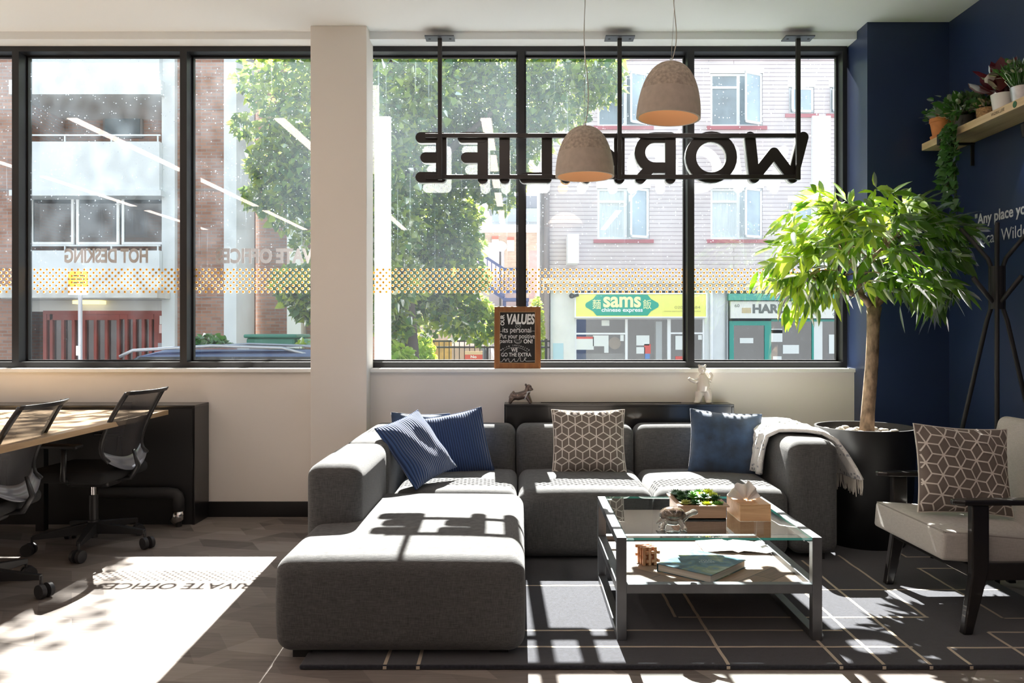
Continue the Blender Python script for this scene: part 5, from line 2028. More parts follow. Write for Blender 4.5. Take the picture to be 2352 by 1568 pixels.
def wallrects(mb, x0, x1, z0, z1, y, holes, depth=.12):
    """front wall sheet with rectangular holes, reveals and thickness"""
    xs = sorted(set([x0, x1] + [h[0] for h in holes] + [h[1] for h in holes]))
    zs = sorted(set([z0, z1] + [h[2] for h in holes] + [h[3] for h in holes]))
    for i in range(len(xs) - 1):
        for j in range(len(zs) - 1):
            cx, cz = (xs[i] + xs[i + 1]) / 2, (zs[j] + zs[j + 1]) / 2
            if any(h[0] < cx < h[1] and h[2] < cz < h[3] for h in holes): continue
            mb.quad((xs[i], y, zs[j]), (xs[i + 1], y, zs[j]), (xs[i + 1], y, zs[j + 1]), (xs[i], y, zs[j + 1]))
    for (a, b, c, d) in holes:
        mb.quad((a, y, c), (a, y + depth, c), (a, y + depth, d), (a, y, d))
        mb.quad((b, y, c), (b, y, d), (b, y + depth, d), (b, y + depth, c))
        mb.quad((a, y, c), (b, y, c), (b, y + depth, c), (a, y + depth, c))
        mb.quad((a, y, d), (a, y + depth, d), (b, y + depth, d), (b, y, d))


wins = []   # px x0,x1,y top,y bottom
for (a, b) in ((1372, 1492), (1632, 1752)):
    for (c, d) in ((168, 290), (432, 550), (-95, 28)): wins.append((a, b, c, d))
for (a, b) in ((1812, 1870), (1906, 1964)):
    for (c, d) in ((200, 262), (465, 527)): wins.append((a, b, c, d))
wins += [(2010, 2130, 168, 290), (2010, 2130, 432, 550)]
holes = []
for (a, b, c, d) in wins:
    p = B(a, d); q = B(b, c)
    holes.append((p.x, q.x, p.z, q.z))
x0 = B(1250, 0).x; x1 = 8.0
zf = B(0, 640).z; ztop = 11.2
m = MB(); wallrects(m, x0, x1, zf, ztop, 0, holes)
m.quad((x0, 0, 0), (x0, 9, 0), (x0, 9, ztop), (x0, 0, ztop)); m.quad((x1, 0, 0), (x1, 0, ztop), (x1, 9, ztop), (x1, 9, 0)); m.quad((x0, 9, 0), (x1, 9, 0), (x1, 9, ztop), (x0, 9, ztop))
m.build('brick_wall', M_pinkb, pb)
MB().box(x0, x1, 0, 9, ztop, ztop + .2).build('roof', M_lead, pb)
for (h, w) in zip(holes, wins):
    a, b, c, d = h
    small = (b - a) < .8
    m = MB(); f = .06
    m.boxj(a, b, .05, .10, c, c + f); m.boxj(a, b, .05, .10, d - f, d); m.boxj(a, a + f, .05, .10, c, d); m.boxj(b - f, b, .05, .10, c, d)
    if not small:
        mx_ = a + (b - a) * .54
        m.boxj(mx_ - .04, mx_ + .04, .05, .10, c, d)
        m.boxj(a, mx_, .05, .09, c + (d - c) * .72, c + (d - c) * .72 + .06)
    wn_ = m.build('window', M_upvc, pb)
    MB().quad((a, .085, c), (b, .085, c), (b, .085, d), (a, .085, d)).build('pane', M_exglass if w[2] < 400 else M_curtain, wn_)
    # opened casement, hinged at the right, swung out
    m = MB()
    ww = (b - a) * (.42 if not small else .9); hh = (d - c) - .06
    ang = R(28 if not small else 8)
    def T_(u, v, t): return (b - .04 - u * math.cos(ang) , -.01 - u * math.sin(ang) - t, c + .03 + v)
    for (u0, u1, v0, v1) in ((0, .06, 0, hh), (ww - .06, ww, 0, hh), (0, ww, 0, .06), (0, ww, hh - .06, hh)):
        m.add([T_(u0, v0, 0), T_(u1, v0, 0), T_(u1, v1, 0), T_(u0, v1, 0), T_(u0, v0, .04), T_(u1, v0, .04), T_(u1, v1, .04), T_(u0, v1, .04)], [(0, 1, 2, 3), (7, 6, 5, 4), (0, 4, 5, 1), (1, 5, 6, 2), (2, 6, 7, 3), (3, 7, 4, 0)])
    m.mi = 1
    m.add([T_(.05, .05, .02), T_(ww - .05, .05, .02), T_(ww - .05, hh - .05, .02), T_(.05, hh - .05, .02)], [(0, 1, 2, 3)])
    m.build('casement', [M_upvc, M_exglassb], wn_)
    s_ = MB().box(a - .10, b + .10, -.05, .05, c - .09, c); s_.build('window_sill', M_redsill, wn_)
    MB().box(a - .03, b + .03, -.012, .02, d, d + .18).build('lintel', M_upvc, wn_)
# cornice band over the shops
a = B(1245, 660); b = B(1985, 640)
m = MB(); m.box(x0 - .05, x1, -.22, 0, B(0, 652).z, B(0, 640).z); m.box(x0 - .05, x1, -.12, 0, B(0, 668).z, B(0, 652).z)
m.build('cornice', mat('cornice_stone', (.60, .56, .53), .85, noise=.15, nscale=4), pb)
zc = B(0, 668).z
# shop front wall pieces
def solid(name, px0, px1, py0, py1, y0, y1, m_, parent=pb, bevel=0):
    a = B(px0, py1); b = B(px1, py0)
    return MB().box(a.x, b.x, y0, y1, a.z, b.z).build(name, m_, parent, bevel=bevel)


gp = 763 + (EYE - GZ) * F / SY    # pixel row of the ground there
solid('pier', 1264, 1321, 668, gp, 0, .4, M_pinkw)
solid('pier', 1619, 1672, 668, gp, 0, .4, M_pinkw)
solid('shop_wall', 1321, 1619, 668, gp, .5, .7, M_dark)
solid('pier', 1945, 2098, 668, gp, 0, .4, M_pinkw)
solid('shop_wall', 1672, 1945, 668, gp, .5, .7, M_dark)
solid('blue_panel', 1270, 1294, 788, gp, -.01, .01, mat('pale_blue', (.42, .62, .72), .6))
# shop window joinery
def joinery(name, xs, rails, m_, y=.02, glass=None):
    m = MB()
    for (a, b, c, d) in rails:
        p = B(a, d); q = B(b, c); m.boxj(p.x, q.x, y, y + .07, p.z, q.z)
    w = m.build(name, m_, pb)
    p = B(xs[0], gp); q = B(xs[1], xs[2])
    MB().quad((p.x, y + .035, p.z), (q.x, y + .035, p.z), (q.x, y + .035, q.z), (p.x, y + .035, q.z)).build('pane', pane_mat('shop_glass', (.75, .80, .82), refl=3.0), w)
    return w


joinery('shop_window', (1321, 1619, 732), [(1321, 1619, 728, 733), (1321, 1324, 730, gp), (1436, 1442, 730, gp), (1533, 1541, 730, gp), (1614, 1619, 730, gp), (1321, 1439, 764, 768), (1537, 1619, 763, 767), (1321, 1438, 850, gp), (1540, 1619, 850, gp)], M_upvc)
joinery('shop_window', (1772, 1945, 738), [(1764, 1772, 737, gp), (1772, 1945, 733, 738), (1866, 1870, 738, gp), (1864, 1945, 860, gp)], M_teal)
joinery('shop_door', (1686, 1757, 747), [(1676, 1686, 737, gp), (1757, 1766, 737, gp), (1676, 1766, 737, 747), (1676, 1766, 900, gp)], M_teal)
# things seen in the shop windows
M_paper = mat('paper_notice', (.80, .82, .80), .8)
M_paperb = mat('blue_notice', (.15, .28, .60), .7)
M_paperr = mat('red_notice', (.72, .12, .10), .7)
for (a, b, c, d, m_) in ((1323, 1364, 778, 803, M_paper), (1325, 1364, 773, 778, M_paperr), (1382, 1400, 735, 748, M_paper), (1425, 1433, 769, 783, M_paper), (1362, 1398, 770, 795, M_paper), (1388, 1398, 795, 810, M_paper),
                           (1462, 1492, 770, 793, M_paper), (1480, 1495, 790, 812, M_paperr), (1482, 1493, 812, 824, M_paperb), (1462, 1482, 797, 812, M_paper), (1552, 1570, 771, 803, M_paper), (1604, 1613, 769, 780, M_paper), (1552, 1568, 818, 826, M_paperr),
                           (1771, 1798, 755, 785, M_paper), (1772, 1798, 757, 765, M_paperb), (1799, 1836, 792, 812, M_paper), (1700, 1731, 776, 788, M_paper), (1776, 1796, 818, 830, M_paper), (1870, 1890, 738, 830, M_paper), (1905, 1938, 768, 782, M_paper), (1905, 1920, 782, 812, M_paper)):
    p = B(a, d); q = B(b, c)
    MB().box(p.x, q.x, .03, .045, p.z, q.z).build('notice', m_, pb)
p = B(1414, 788); MB().lathe([(0, 0), (.16, 0), (.16, .02), (0, .02)], (0, 0, 0), 20, 'y').build('round_board', mat('tan_board', (.40, .26, .16), .8), pb, loc=(p.x, .2, p.z))
solid('counter', 1324, 1436, 812, 850, .15, .4, mat('counter_grey', (.22, .20, .19), .8, noise=.3, nscale=4))
solid('side_panel', 1508, 1522, 738, gp, .1, .3, mat('panel_grey', (.55, .56, .56), .7))
# shop sign 1
s1 = solid('shop_sign', 1321, 1619, 675, 728, -.16, -.02, M_yel)
frm = MB()
for (a, b, c, d) in ((1319, 1621, 673, 676), (1319, 1621, 727, 730), (1319, 1322, 673, 730), (1618, 1621, 673, 730)):
    p = B(a, d); q = B(b, c); frm.boxj(p.x, q.x, -.18, 0, p.z, q.z)
frm.build('sign_frame', M_upvc, s1)
cx_, cz_ = B(1427, 701).x, B(1427, 701).z
u = SY / F
pts = [(-84, 0), (-82, 5), (-66, 14), (-58, 24), (58, 24), (66, 14), (82, 5), (84, 0), (82, -5), (66, -14), (58, -24), (-58, -24), (-66, -14), (-82, -5)]
MB().prism([(cx_ + a * u, cz_ + b * u) for a, b in pts][::-1], 'y', -.168, -.158).build('emblem', M_grn, s1)
m = MB()
add_text(m, 'sams', (cx_ - .0, -.172, B(0, 694).z), (1, 0, 0), (0, 0, 1), .4, 86 * u, 25 * u, bold=.012)
m.build('shop_name', mat('sign_pale_yellow', (.93, .93, .45), .5), s1)
m = MB()
add_text(m, 'chinese express', (cx_ - .0, -.172, B(0, 713).z), (1, 0, 0), (0, 0, 1), .2, 94 * u, 12 * u, bold=.005)
m.build('shop_line', M_upvc, s1)
m = MB()
add_text(m, '\u9eb5', (B(1369, 0).x, -.172, B(0, 699).z), (1, 0, 0), (0, 0, 1), .2, 19 * u, 22 * u)
add_text(m, '\u98ef', (B(1484, 0).x, -.172, B(0, 699).z), (1, 0, 0), (0, 0, 1), .2, 19 * u, 22 * u)
m.build('characters', MATS['sign_pale_yellow'], s1)
m = MB()
add_text(m, '020 7   684', (B(1576, 0).x, -.166, B(0, 706).z), (1, 0, 0), (0, 0, 1), .2, 58 * u, 6 * u)
add_text(m, 'www.samschineseexpress', (B(1564, 0).x, -.166, B(0, 715).z), (1, 0, 0), (0, 0, 1), .2, 84 * u, 4 * u)
m.build('phone_number', mat('olive_letter', (.45, .42, .15), .6), s1)
# shop sign 2
solid('teal_fascia', 1670, 1945, 675, 690, -.20, 0, M_teal)
s2 = solid('shop_sign', 1676, 1945, 692, 731, -.12, 0, mat('cream_sign', (.78, .78, .72), .6))
m = MB()
add_text(m, 'HARD', (B(1765, 0).x, -.126, B(0, 709).z), (1, 0, 0), (0, 0, 1), .2, 79 * u, 21 * u, bold=.010)
m.build('shop_name', mat('charcoal_letter', (.12, .13, .12), .6), s2)
m = MB()
add_text(m, '60', (B(1690, 0).x, -.126, B(0, 702).z), (1, 0, 0), (0, 0, 1), .2, 11 * u, 7 * u)
add_text(m, '011-2', (B(1923, 0).x, -.126, B(0, 722).z), (1, 0, 0), (0, 0, 1), .2, 29 * u, 7 * u)
m.build('shop_number', MATS['charcoal_letter'], s2)
p = B(1701, 719); q = B(1722, 707)
MB().box(p.x, q.x, -.128, -.12, p.z, q.z).build('gold_plate', mat('gold_plate', (.55, .44, .25), .5), s2)
solid('reflection_strip', 1863, 1905, 268, 640, -.10, 0, M_upvc)  # white strip added on the facade in place of a reflection in the window
# projecting light box, pipes, camera
solid('projecting_light_box', 1300, 1325, 545, 610, -.75, -.05, M_upvc)
m = MB(); p = B(1253, 640); m.cyl((p.x + .03, -.08, 0), (p.x + .03, -.08, ztop), .07); m.build('drain_pipe', mat('grey_brown_pipe', (.26, .22, .22), .7), pb, auto=True)
m = MB(); p = B(1633, 668); m.cyl((p.x, -.05, 0), (p.x, -.05, p.z), .04); m.build('drain_pipe', M_upvc, pb, auto=True)
m = MB(); p = B(1667, 668); m.cyl((p.x, -.04, 0), (p.x, -.04, p.z), .025); m.build('cable_pipe', M_lead, pb, auto=True)
m = MB(); p = B(1312, 680); m.ball((p.x, -.2, p.z), .07, 12); m.bar((p.x, 0, p.z + .06), (p.x, -.2, p.z), .03); m.bar((p.x - .03, -.2, p.z - .03), (p.x + .16, -.3, p.z + .02), .07); m.build('security_camera', M_blackm, pb)
solid('grey_column', 1240, 1262, 0, gp, .02, .5, mat('grey_brown_stone', (.27, .24, .24), .85, noise=.2, nscale=4))

# --- brown brick housing block with white balconies
HY = 19.0
hb = thing('housing_block', 'brown brick housing block with white balconies and red entrance doors', 'building', (-10, HY, GZ))
ho = Vector(hb.location)


def Hh_(px, py, Y=HY): return Vector(P(px, py, Y)) - ho


def hsolid(name, px0, px1, py0, py1, y0, y1, m_, parent=None, bevel=0):
    a = Hh_(px0, py1); b = Hh_(px1, py0)
    return MB().box(a.x, b.x, y0, y1, a.z, b.z).build(name, m_, parent or hb, bevel=bevel)


hg = 763 + (EYE - GZ) * F / HY
TOP = -260
# balcony bay is recessed between brick piers
hsolid('brick_wall', -420, 29, TOP, hg, .3, 4.0, M_brick)
hsolid('brick_wall', 395, 507, TOP, hg, .3, 4.0, M_brick)
hsolid('white_column', 365, 395, TOP, hg, .15, 1.2, M_panel)
hsolid('white_column', 507, 536, TOP, hg, .2, 1.5, M_panel)
hsolid('rear_wall', 29, 366, TOP, hg, 2.2, 4.0, M_brick)
hsolid('brick_wall', 536, 720, TOP, hg, 1.6, 4.0, M_brick)
hsolid('white_column', 628, 662, TOP, hg, 1.1, 1.7, mat('pale_green_render', (.62, .66, .62), .8))
hsolid('brick_wall', 720, 860, TOP, hg, 1.0, 4.0, M_brick)
m = MB()
for py in (242, 430, 680):
    a = Hh_(395, py + 2); b = Hh_(507, py); m.box(a.x, b.x, .285, .3, a.z, b.z)
    a = Hh_(-420, py + 2); b = Hh_(29, py); m.box(a.x, b.x, .285, .3, a.z, b.z)
m.build('floor_band', M_lead, hb)
hsolid('floor_band', -420, 30, 655, 682, .18, .3, M_panel)
m = MB()
for (y0, y1) in ((20, 185), (-230, -80), (325, 437), (575, 672)):
    o_ = hsolid('balcony_front', 30, 366, y0, y1, .0, .14, M_panel)
for (y0, y1) in ((185, 218), (437, 450), (672, 688)):
    hsolid('balcony_slab', 24, 372, y0, y1, -.06 if y0 != 672 else -.35, 2.2, M_panel)
hsolid('entrance_canopy', 10, 385, 668, 686, -.55, 2.2, mat('canopy_stone', (.56, .55, .52), .85, noise=.2, nscale=3))
hsolid('canopy_soffit', 30, 366, 688, 714, .5, 2.2, mat('soffit_grey', (.62, .62, .60), .8))
for (py, p0) in ((309, 325), (563, 575)):
    m = MB()
    a = Hh_(30, py); b = Hh_(366, py)
    m.bar((a.x, .06, a.z), (b.x, .06, b.z), .035)
    for px in (36, 146, 253, 360):
        c = Hh_(px, py); d = Hh_(px, p0); m.bar((c.x, .06, c.z), (d.x, .06, d.z - .02), .03)
    m.build('balcony_rail', M_panel, hb)
# windows in the lower balcony
for (a_, b_) in ((40, 142), (148, 249), (255, 360)):
    p = Hh_(a_, 556); q = Hh_(b_, 441)
    m = MB(); f = .06
    m.boxj(p.x, q.x, .5, .56, p.z, p.z + f); m.boxj(p.x, q.x, .5, .56, q.z - f, q.z); m.boxj(p.x, p.x + f, .5, .56, p.z, q.z); m.boxj(q.x - f, q.x, .5, .56, p.z, q.z)
    w = m.build('window', M_upvc, hb)
    MB().quad((p.x, .53, p.z), (q.x, .53, p.z), (q.x, .53, q.z), (p.x, .53, q.z)).build('pane', pane_mat('dim_glass', (.38, .45, .50), refl=2.0), w)
# door and window on the rear wall of open balcony, soil pipes
for (a_, b_, c_, d_) in ((105, 122, 255, 300), (128, 148, 262, 330), (240, 330, 240, 318), (100, 112, 488, 525), (128, 140, 490, 540), (175, 240, 470, 545), (262, 340, 470, 545)):
    p = Hh_(a_, d_, HY + 2.2); q = Hh_(b_, c_, HY + 2.2)
    m = MB(); m.box(p.x, q.x, 2.12, 2.19, p.z, q.z); w = m.build('window', M_upvc if b_ - a_ < 30 else M_lead, hb)
    MB().box(p.x + .06, q.x - .06, 2.10, 2.12, p.z + .06, q.z - .06).build('pane', M_exglass, w)
for px in (82, 94):
    p = Hh_(px, 0, HY + 1.9); m = MB(); m.cyl((p.x, 1.9, 3), (p.x, 1.9, 10), .06 if px == 82 else .09); m.build('soil_pipe', M_panel, hb, auto=True)
# red entrance doors
M_reddoor = mat('dark_red_door', (.24, .035, .025), .5, noise=.2, nscale=3)
door = hsolid('entrance_door', 72, 332, 714, hg, .60, .62, mat('door_dark_glass', (.05, .04, .045), .15, spec=.8, noise=.5, nscale=1.5))
m = MB()
def hb_(px0, px1, py0, py1, y0, y1):
    a = Hh_(px0, py1); b = Hh_(px1, py0); m.boxj(a.x, b.x, y0, y1, a.z, b.z)
hb_(70, 366, 712, 720, .50, .66); hb_(332, 366, 720, hg, .50, .66); hb_(70, 78, 712, hg, .5, .66)
for px in (88, 115, 140, 165, 192, 218, 246, 265, 284, 305, 322): hb_(px - 3.5, px + 3.5, 720, hg, .52, .64)
hb_(246, 330, 720, 732, .52, .64); hb_(78, 246, 720, 734, .52, .64)
m.build('door_frame', M_reddoor, door)
for (a_, b_, c_, d_, m_) in ((346, 359, 724, 744, M_paper), (345, 359, 745, 765, mat('pink_notice', (.75, .55, .52), .7)), (342, 360, 788, 801, mat('entry_panel', (.35, .35, .37), .4))):
    hsolid('notice', a_, b_, c_, d_, .47, .50, m_)
p = Hh_(187, 692); MB().box(p.x - .32, p.x + .32, .2, .55, p.z - .05, p.z + .03).build('porch_light', mat('lit_porch', (1.0, .80, .35), .5, emit=1.2), hb)
# windows on the recessed brick
for (a_, b_, c_, d_) in ((672, 700, 225, 300), (672, 698, 612, 712), (672, 700, 430, 500), (760, 830, 225, 300), (760, 830, 430, 530)):
    p = Hh_(a_, d_, HY + .95); q = Hh_(b_, c_, HY + .95)
    m = MB(); yy_ = 1.5 if b_ < 716 else .9
    m.box(p.x, q.x, yy_, yy_ + .1, p.z, q.z); w = m.build('window', M_upvc, hb)
    MB().box(p.x + .05, q.x - .05, yy_ - .02, yy_, p.z + .05, q.z - .05).build('pane', M_exglass, w)
hsolid('green_notice', 682, 692, 722, 757, 1.55, 1.6, mat('green_notice', (.05, .35, .2), .6))

# --- pole with yellow parking plate
def pole_at(px, Y): return Vector(P(px, 763, Y))
p = pole_at(181, 9.0)
pk = thing('parking_sign', 'yellow and white parking plates on a grey pole outside the left window', 'street sign', (p.x, 9.0, GZ))
MB().cyl((0, .03, 0), (0, .03, P(0, 622, 9)[2] - GZ), .022).build('pole', mat('galvanised', (.35, .37, .42), .4, metal=.6), pk, auto=True)
a = P(158, 658, 9); b = P(202, 623, 9)
pa = MB().box(a[0] - p.x, b[0] - p.x, -.01, 0, a[2] - GZ, b[2] - GZ).build('yellow_plate', mat('plate_yellow', (.85, .55, .02), .4), pk)
m = MB()
for v, wd in ((633, .13), (641, .15), (649, .11)):
    z = P(0, v, 9)[2] - GZ; m.box(-wd / 2 - .005, wd / 2 - .005, -.0115, -.0105, z - .006, z + .006)
m.build('lettering', M_blackm, pa)
a = P(158, 677, 9); b = P(202, 659, 9)
MB().box(a[0] - p.x, b[0] - p.x, -.01, 0, a[2] - GZ, b[2] - GZ).build('white_plate', M_paper, pk)
a = P(176, 816, 9); b = P(185, 794, 9)
MB().box(a[0] - p.x, b[0] - p.x, -.012, .0, a[2] - GZ, b[2] - GZ).build('sticker', M_paper, pk)

# --- parked cars
def car(name, label, x, y, roofz, m_body, rot=0, L=4.4, group=None, cat='car'):
    t = thing(name, label, cat, (x, y, GZ), (0, 0, rot), group)
    H_ = roofz - GZ
    W = .88
    # body side profile (x along the car)
    low = [(-L / 2, .35), (-L / 2 + .05, .78), (-L / 2 + .55, .92), (L / 2 - .35, .98), (L / 2 - .02, .80), (L / 2, .32)]
    MB().prism(low[::-1], 'y', -W, W).build('body', m_body, t, bevel=.08, bseg=3, )
    # cabin as stacked loft
    sec = [(-1.45, 1.95, .94, .86), (-.95, 1.86, 1.22, .78), (-.55, 1.72, H_ - .10, .70), (-.25, 1.45, H_ - .02, .60), (.1, 1.1, H_, .50)]
    vs = []; fs = []
    for (a, b, z, w) in sec:
        vs += [(a, -w, z), (b, -w, z), (b, w, z), (a, w, z)]
    for i in range(len(sec) - 1):
        for q in range(4):
            q2 = (q + 1) % 4
            fs.append((4 * i + q, 4 * i + q2, 4 * i + 4 + q2, 4 * i + 4 + q))
    k = 4 * (len(sec) - 1)
    fs.append((k, k + 1, k + 2, k + 3))
    mm = MB(); mm.add(vs, fs)
    mm.m = [1 if i < 8 else 0 for i in range(len(fs))]
    mm.build('cabin', [m_body, mat('car_glass', (.02, .025, .03), .05, spec=.9)], t, bevel=.03, bseg=3)
    for s_ in (-1, 1):
        MB().tube([(-.75, s_ * .66, H_ - .10), (-.6, s_ * .66, H_ - .03), (.3, s_ * .63, H_ + .025), (1.1, s_ * .63, H_ + .0), (1.45, s_ * .64, H_ - .09)], .018, 8).build('roof_rail', mat('rail_silver', (.25, .27, .30), .3, metal=.5), t, smooth=True)
        for wx in (-1.3, 1.35):
            w = MB().lathe([(.0, -.10), (.22, -.10), (.32, -.09), (.33, 0), (.32, .09), (.22, .10), (0, .10)], (wx, s_ * .80, .33), 24, 'y'); w.build('wheel', mat('tyre', (.02, .02, .02), .8), t, auto=True)
    return t


M_carb = mat('navy_car_paint', (.015, .025, .07), .18, metal=.4, coat=1)
car('parked_car', 'dark blue estate car parked outside the left window, only its roof showing', P(446, 0, 9.6)[0], 10.0, 1.042, M_carb)
van = thing('parked_van', 'white van behind the railings, partly hidden by the no parking sign', 'van', (P(1066, 0, 24)[0], 25, GZ))
MB().prism([(-.85, .3), (.85, .3), (.9, .9), (.7, 1.45), (.55, 1.62), (-.55, 1.62), (-.7, 1.45), (-.9, .9)], 'y', -.2, 3.5).build('body', mat('van_white', (.75, .78, .8), .3, coat=.6), van, bevel=.06)
MB().prism([(-.68, .98), (.68, .98), (.58, 1.40), (-.58, 1.40)], 'y', -.24, -.21).build('windscreen', mat('van_glass', (.12, .18, .24), .08, spec=.9), van)
MB().box(-.8, .8, -.26, -.2, .3, .55).build('bumper', M_lead, van)

# --- middle distance: far houses, staircase, fence, lamp
fh = thing('far_house', 'distant yellow brick house with slate roof between the tree and the pink building', 'building', (P(1150, 0, 42)[0], 42, GZ))
fo = Vector(fh.location)
def Fp(px, py, Y=42): return Vector(P(px, py, Y)) - fo
m = MB(); a = Fp(960, 0); b = Fp(1260, 533); m.box(a.x, b.x, 0, 7, 0, b.z); m.build('brick_wall', M_brickd, fh)
a = Fp(955, 533); b = Fp(1262, 509)
MB().prism([(0, a.z), (1.2, b.z), (6, b.z), (7, a.z)], 'x', a.x, b.x).build('roof', mat('slate_blue', (.13, .15, .20), .7, noise=.2, nscale=2), fh)
for (px0, px1, py0, py1) in ((1130, 1145, 550, 577), (1165, 1181, 552, 577), (1228, 1246, 516, 532)):
    a = Fp(px0, py1); b = Fp(px1, py0); yo = 0 if py0 > 540 else .2
    w = MB().box(a.x, b.x, -.08 - 0, .02, a.z, b.z).build('window', M_upvc, fh)
    if py0 > 540:
        MB().box(a.x, b.x, -.09, .0, b.z, b.z + .16).build('red_arch', mat('red_arch', (.55, .12, .07), .8), w)
        MB().box(a.x + .06, b.x - .06, -.10, -.08, a.z + .08, b.z - .08).build('pane', mat('pale_pane', (.5, .6, .66), .2), w)
a = Fp(1130, 509, 48); b = Fp(1250, 478, 48)
MB().box(a.x, b.x, 6, 10, a.z, b.z).build('roof_extension', mat('glass_grey', (.40, .48, .54), .4), fh)
a = Fp(1120, 482, 48); b = Fp(1262, 466, 48)
MB().box(a.x, b.x, 6.5, 10, a.z + .2, b.z + .5).build('roof_extension', mat('zinc_roof', (.24, .26, .29), .5), fh)

wb_ = thing('grey_rendered_wall', 'grey rendered outbuilding beside the blue staircase', 'building', (P(1150, 0, 33)[0], 33, GZ))
wo = Vector(wb_.location)
def Wp(px, py, Y=33): return Vector(P(px, py, Y)) - wo
a = Wp(1040, 900); b = Wp(1156, 557); MB().box(a.x, b.x, 0, 2, 0, b.z).build('wall', mat('grey_render', (.40, .41, .44), .85, noise=.1, nscale=1.5), wb_)
a = Wp(1156, 900); b = Wp(1200, 640); MB().box(a.x, b.x, -.8, 2, 0, b.z).build('wall', mat('dark_brick_wall', (.22, .19, .19), .9, noise=.2, nscale=4), wb_)
a = Wp(1215, 900); b = Wp(1262, 575); MB().box(a.x, b.x, 0, 2, 0, b.z).build('wall', mat('brown_brick_flat', (.28, .21, .2), .9, noise=.2, nscale=4), wb_)
lp = thing('street_lamp', 'small globe lamp on a dark post in front of the grey outbuilding', 'street lamp', (P(1149, 0, 32)[0], 32, GZ))
zt = P(0, 566, 32)[2] - GZ
MB().cyl((0, 0, 0), (0, 0, zt), .04).build('post', M_blackm, lp, auto=True)
MB().ball((0, 0, zt + .0), .26, 16, (1, 1, .8)).build('lamp_globe', mat('lamp_globe', (.75, .78, .80), .3), lp, smooth=True)
# blue staircase with railings
st = thing('outdoor_staircase', 'blue metal outdoor staircase with railings beyond the tree', 'staircase', (P(1130, 0, 29)[0], 29, GZ))
so_ = Vector(st.location)
def Tp(px, py, Y=29): return Vector(P(px, py, Y)) - so_
M_bluem = mat('blue_metal', (.05, .09, .24), .5)
def rail_run(pts_top, drop, y):
    m = MB()
    for i in range(len(pts_top) - 1):
        a = Tp(*pts_top[i]); b = Tp(*pts_top[i + 1])
        m.bar((a.x, y, a.z), (b.x, y, b.z), .09); m.bar((a.x, y, a.z - drop), (b.x, y, b.z - drop), .10)
        n = int((b - a).length / .16)
        for k in range(n + 1):
            c = a + (b - a) * k / n
            m.bar((c.x, y, c.z), (c.x, y, c.z - drop), .03)
    return m
rail_run([(1100, 580), (1158, 618)], .95, 0).build('railing', M_bluem, st)
rail_run([(1158, 618), (1212, 618)], .8, 0).build('railing', M_bluem, st)
rail_run([(1100, 690), (1140, 722)], .95, .1).build('railing', M_bluem, st)
m = MB(); a = Tp(1100, 646); b = Tp(1158, 684); m.bar((a.x, .5, a.z), (b.x, .5, b.z), .9, .12); a = Tp(1155, 682); b = Tp(1215, 684); m.box(a.x, b.x, 0, 1, b.z - .1, b.z)
m.build('flight', M_bluem, st)
m = MB()
for px in (1158, 1210):
    a = Tp(px, 684); m.bar((a.x, .5, 0), (a.x, .5, a.z), .12)
m.build('support', M_bluem, st)
# fence of black railings
fn = thing('metal_railing', 'black metal street railings behind the chalkboard and the tree', 'railing', (P(1080, 0, 16)[0], 16, GZ))
fo2 = Vector(fn.location)
m = MB(); a = Vector(P(985, 783, 16)) - fo2; b = Vector(P(1262, 783, 16)) - fo2
for z in (a.z, a.z - .12, .15): m.bar((a.x, 0, z), (b.x, 0, z), .035)
m.build('rail', M_blackm, fn)
m = MB(); x = a.x
while x < b.x: m.bar((x, 0, .05), (x, 0, a.z), .016); x += .10
m.build('bars', M_blackm, fn)
m = MB(); x = a.x
while x < b.x + .1: m.bar((x, 0, 0), (x, 0, a.z + .05), .05); x += 1.15
m.build('post', M_blackm, fn)
np_ = thing('no_parking_sign', 'red No parking sign on the railings beside the chalkboard', 'sign', (P(1088, 0, 15.9)[0], 15.88, P(0, 834, 15.9)[2]))
no = Vector(np_.location)
a = Vector(P(1068, 840, 15.9)) - no; b = Vector(P(1108.5, 806, 15.9)) - no
MB().cyl((0, .02, GZ - no.z), (0, .02, b.z), .02).build('post', M_blackm, np_, auto=True)
pn = MB().box(a.x, b.x, -.02, 0, a.z, b.z).build('red_plate', mat('sign_red', (.68, .10, .07), .5), np_)
c = Vector(P(0, 814, 15.9)) - no
MB().box(a.x, b.x, -.022, -.0205, c.z, b.z).build('top_band', mat('sign_peach', (.72, .50, .32), .5), pn)
m = MB(); add_text(m, 'No', (0, -.0225, (Vector(P(0, 819, 15.9)) - no).z), (1, 0, 0), (0, 0, 1), .1, .115, .055, bold=.003)
add_text(m, 'parking', (0, -.0225, (Vector(P(0, 829, 15.9)) - no).z), (1, 0, 0), (0, 0, 1), .1, .27, .065, bold=.003)
m.build('lettering', M_upvc, pn)
bd = MB().box(-.9, .6, 0, .05, 0, P(0, 780, 18)[2] - GZ).build('timber_hoarding', mat('ochre_board', (.55, .32, .08), .8, noise=.3, nscale=5), loc=(P(975, 0, 18)[0], 18, GZ)); tag(bd, 'ochre timber board standing behind the trunk of the street tree', 'hoarding')
gb = thing('green_bin_store', 'large dark green bin store behind the parked car', 'bin', (P(640, 0, 13)[0], 13, GZ))
go_ = Vector(gb.location)
a = Vector(P(565, 0, 13)) - go_; b = Vector(P(675, 776, 13)) - go_
MB().box(a.x, b.x, 0, .8, 0, b.z).build('body', mat('bin_green', (.03, .20, .15), .5), gb, bevel=.03)
MB().box(a.x - .03, b.x + .05, -.04, .84, b.z, b.z + .06).build('lid', MATS['bin_green'], gb, bevel=.02)
a2 = Vector(P(676, 0, 13)) - go_; b2 = Vector(P(704, 778, 13)) - go_
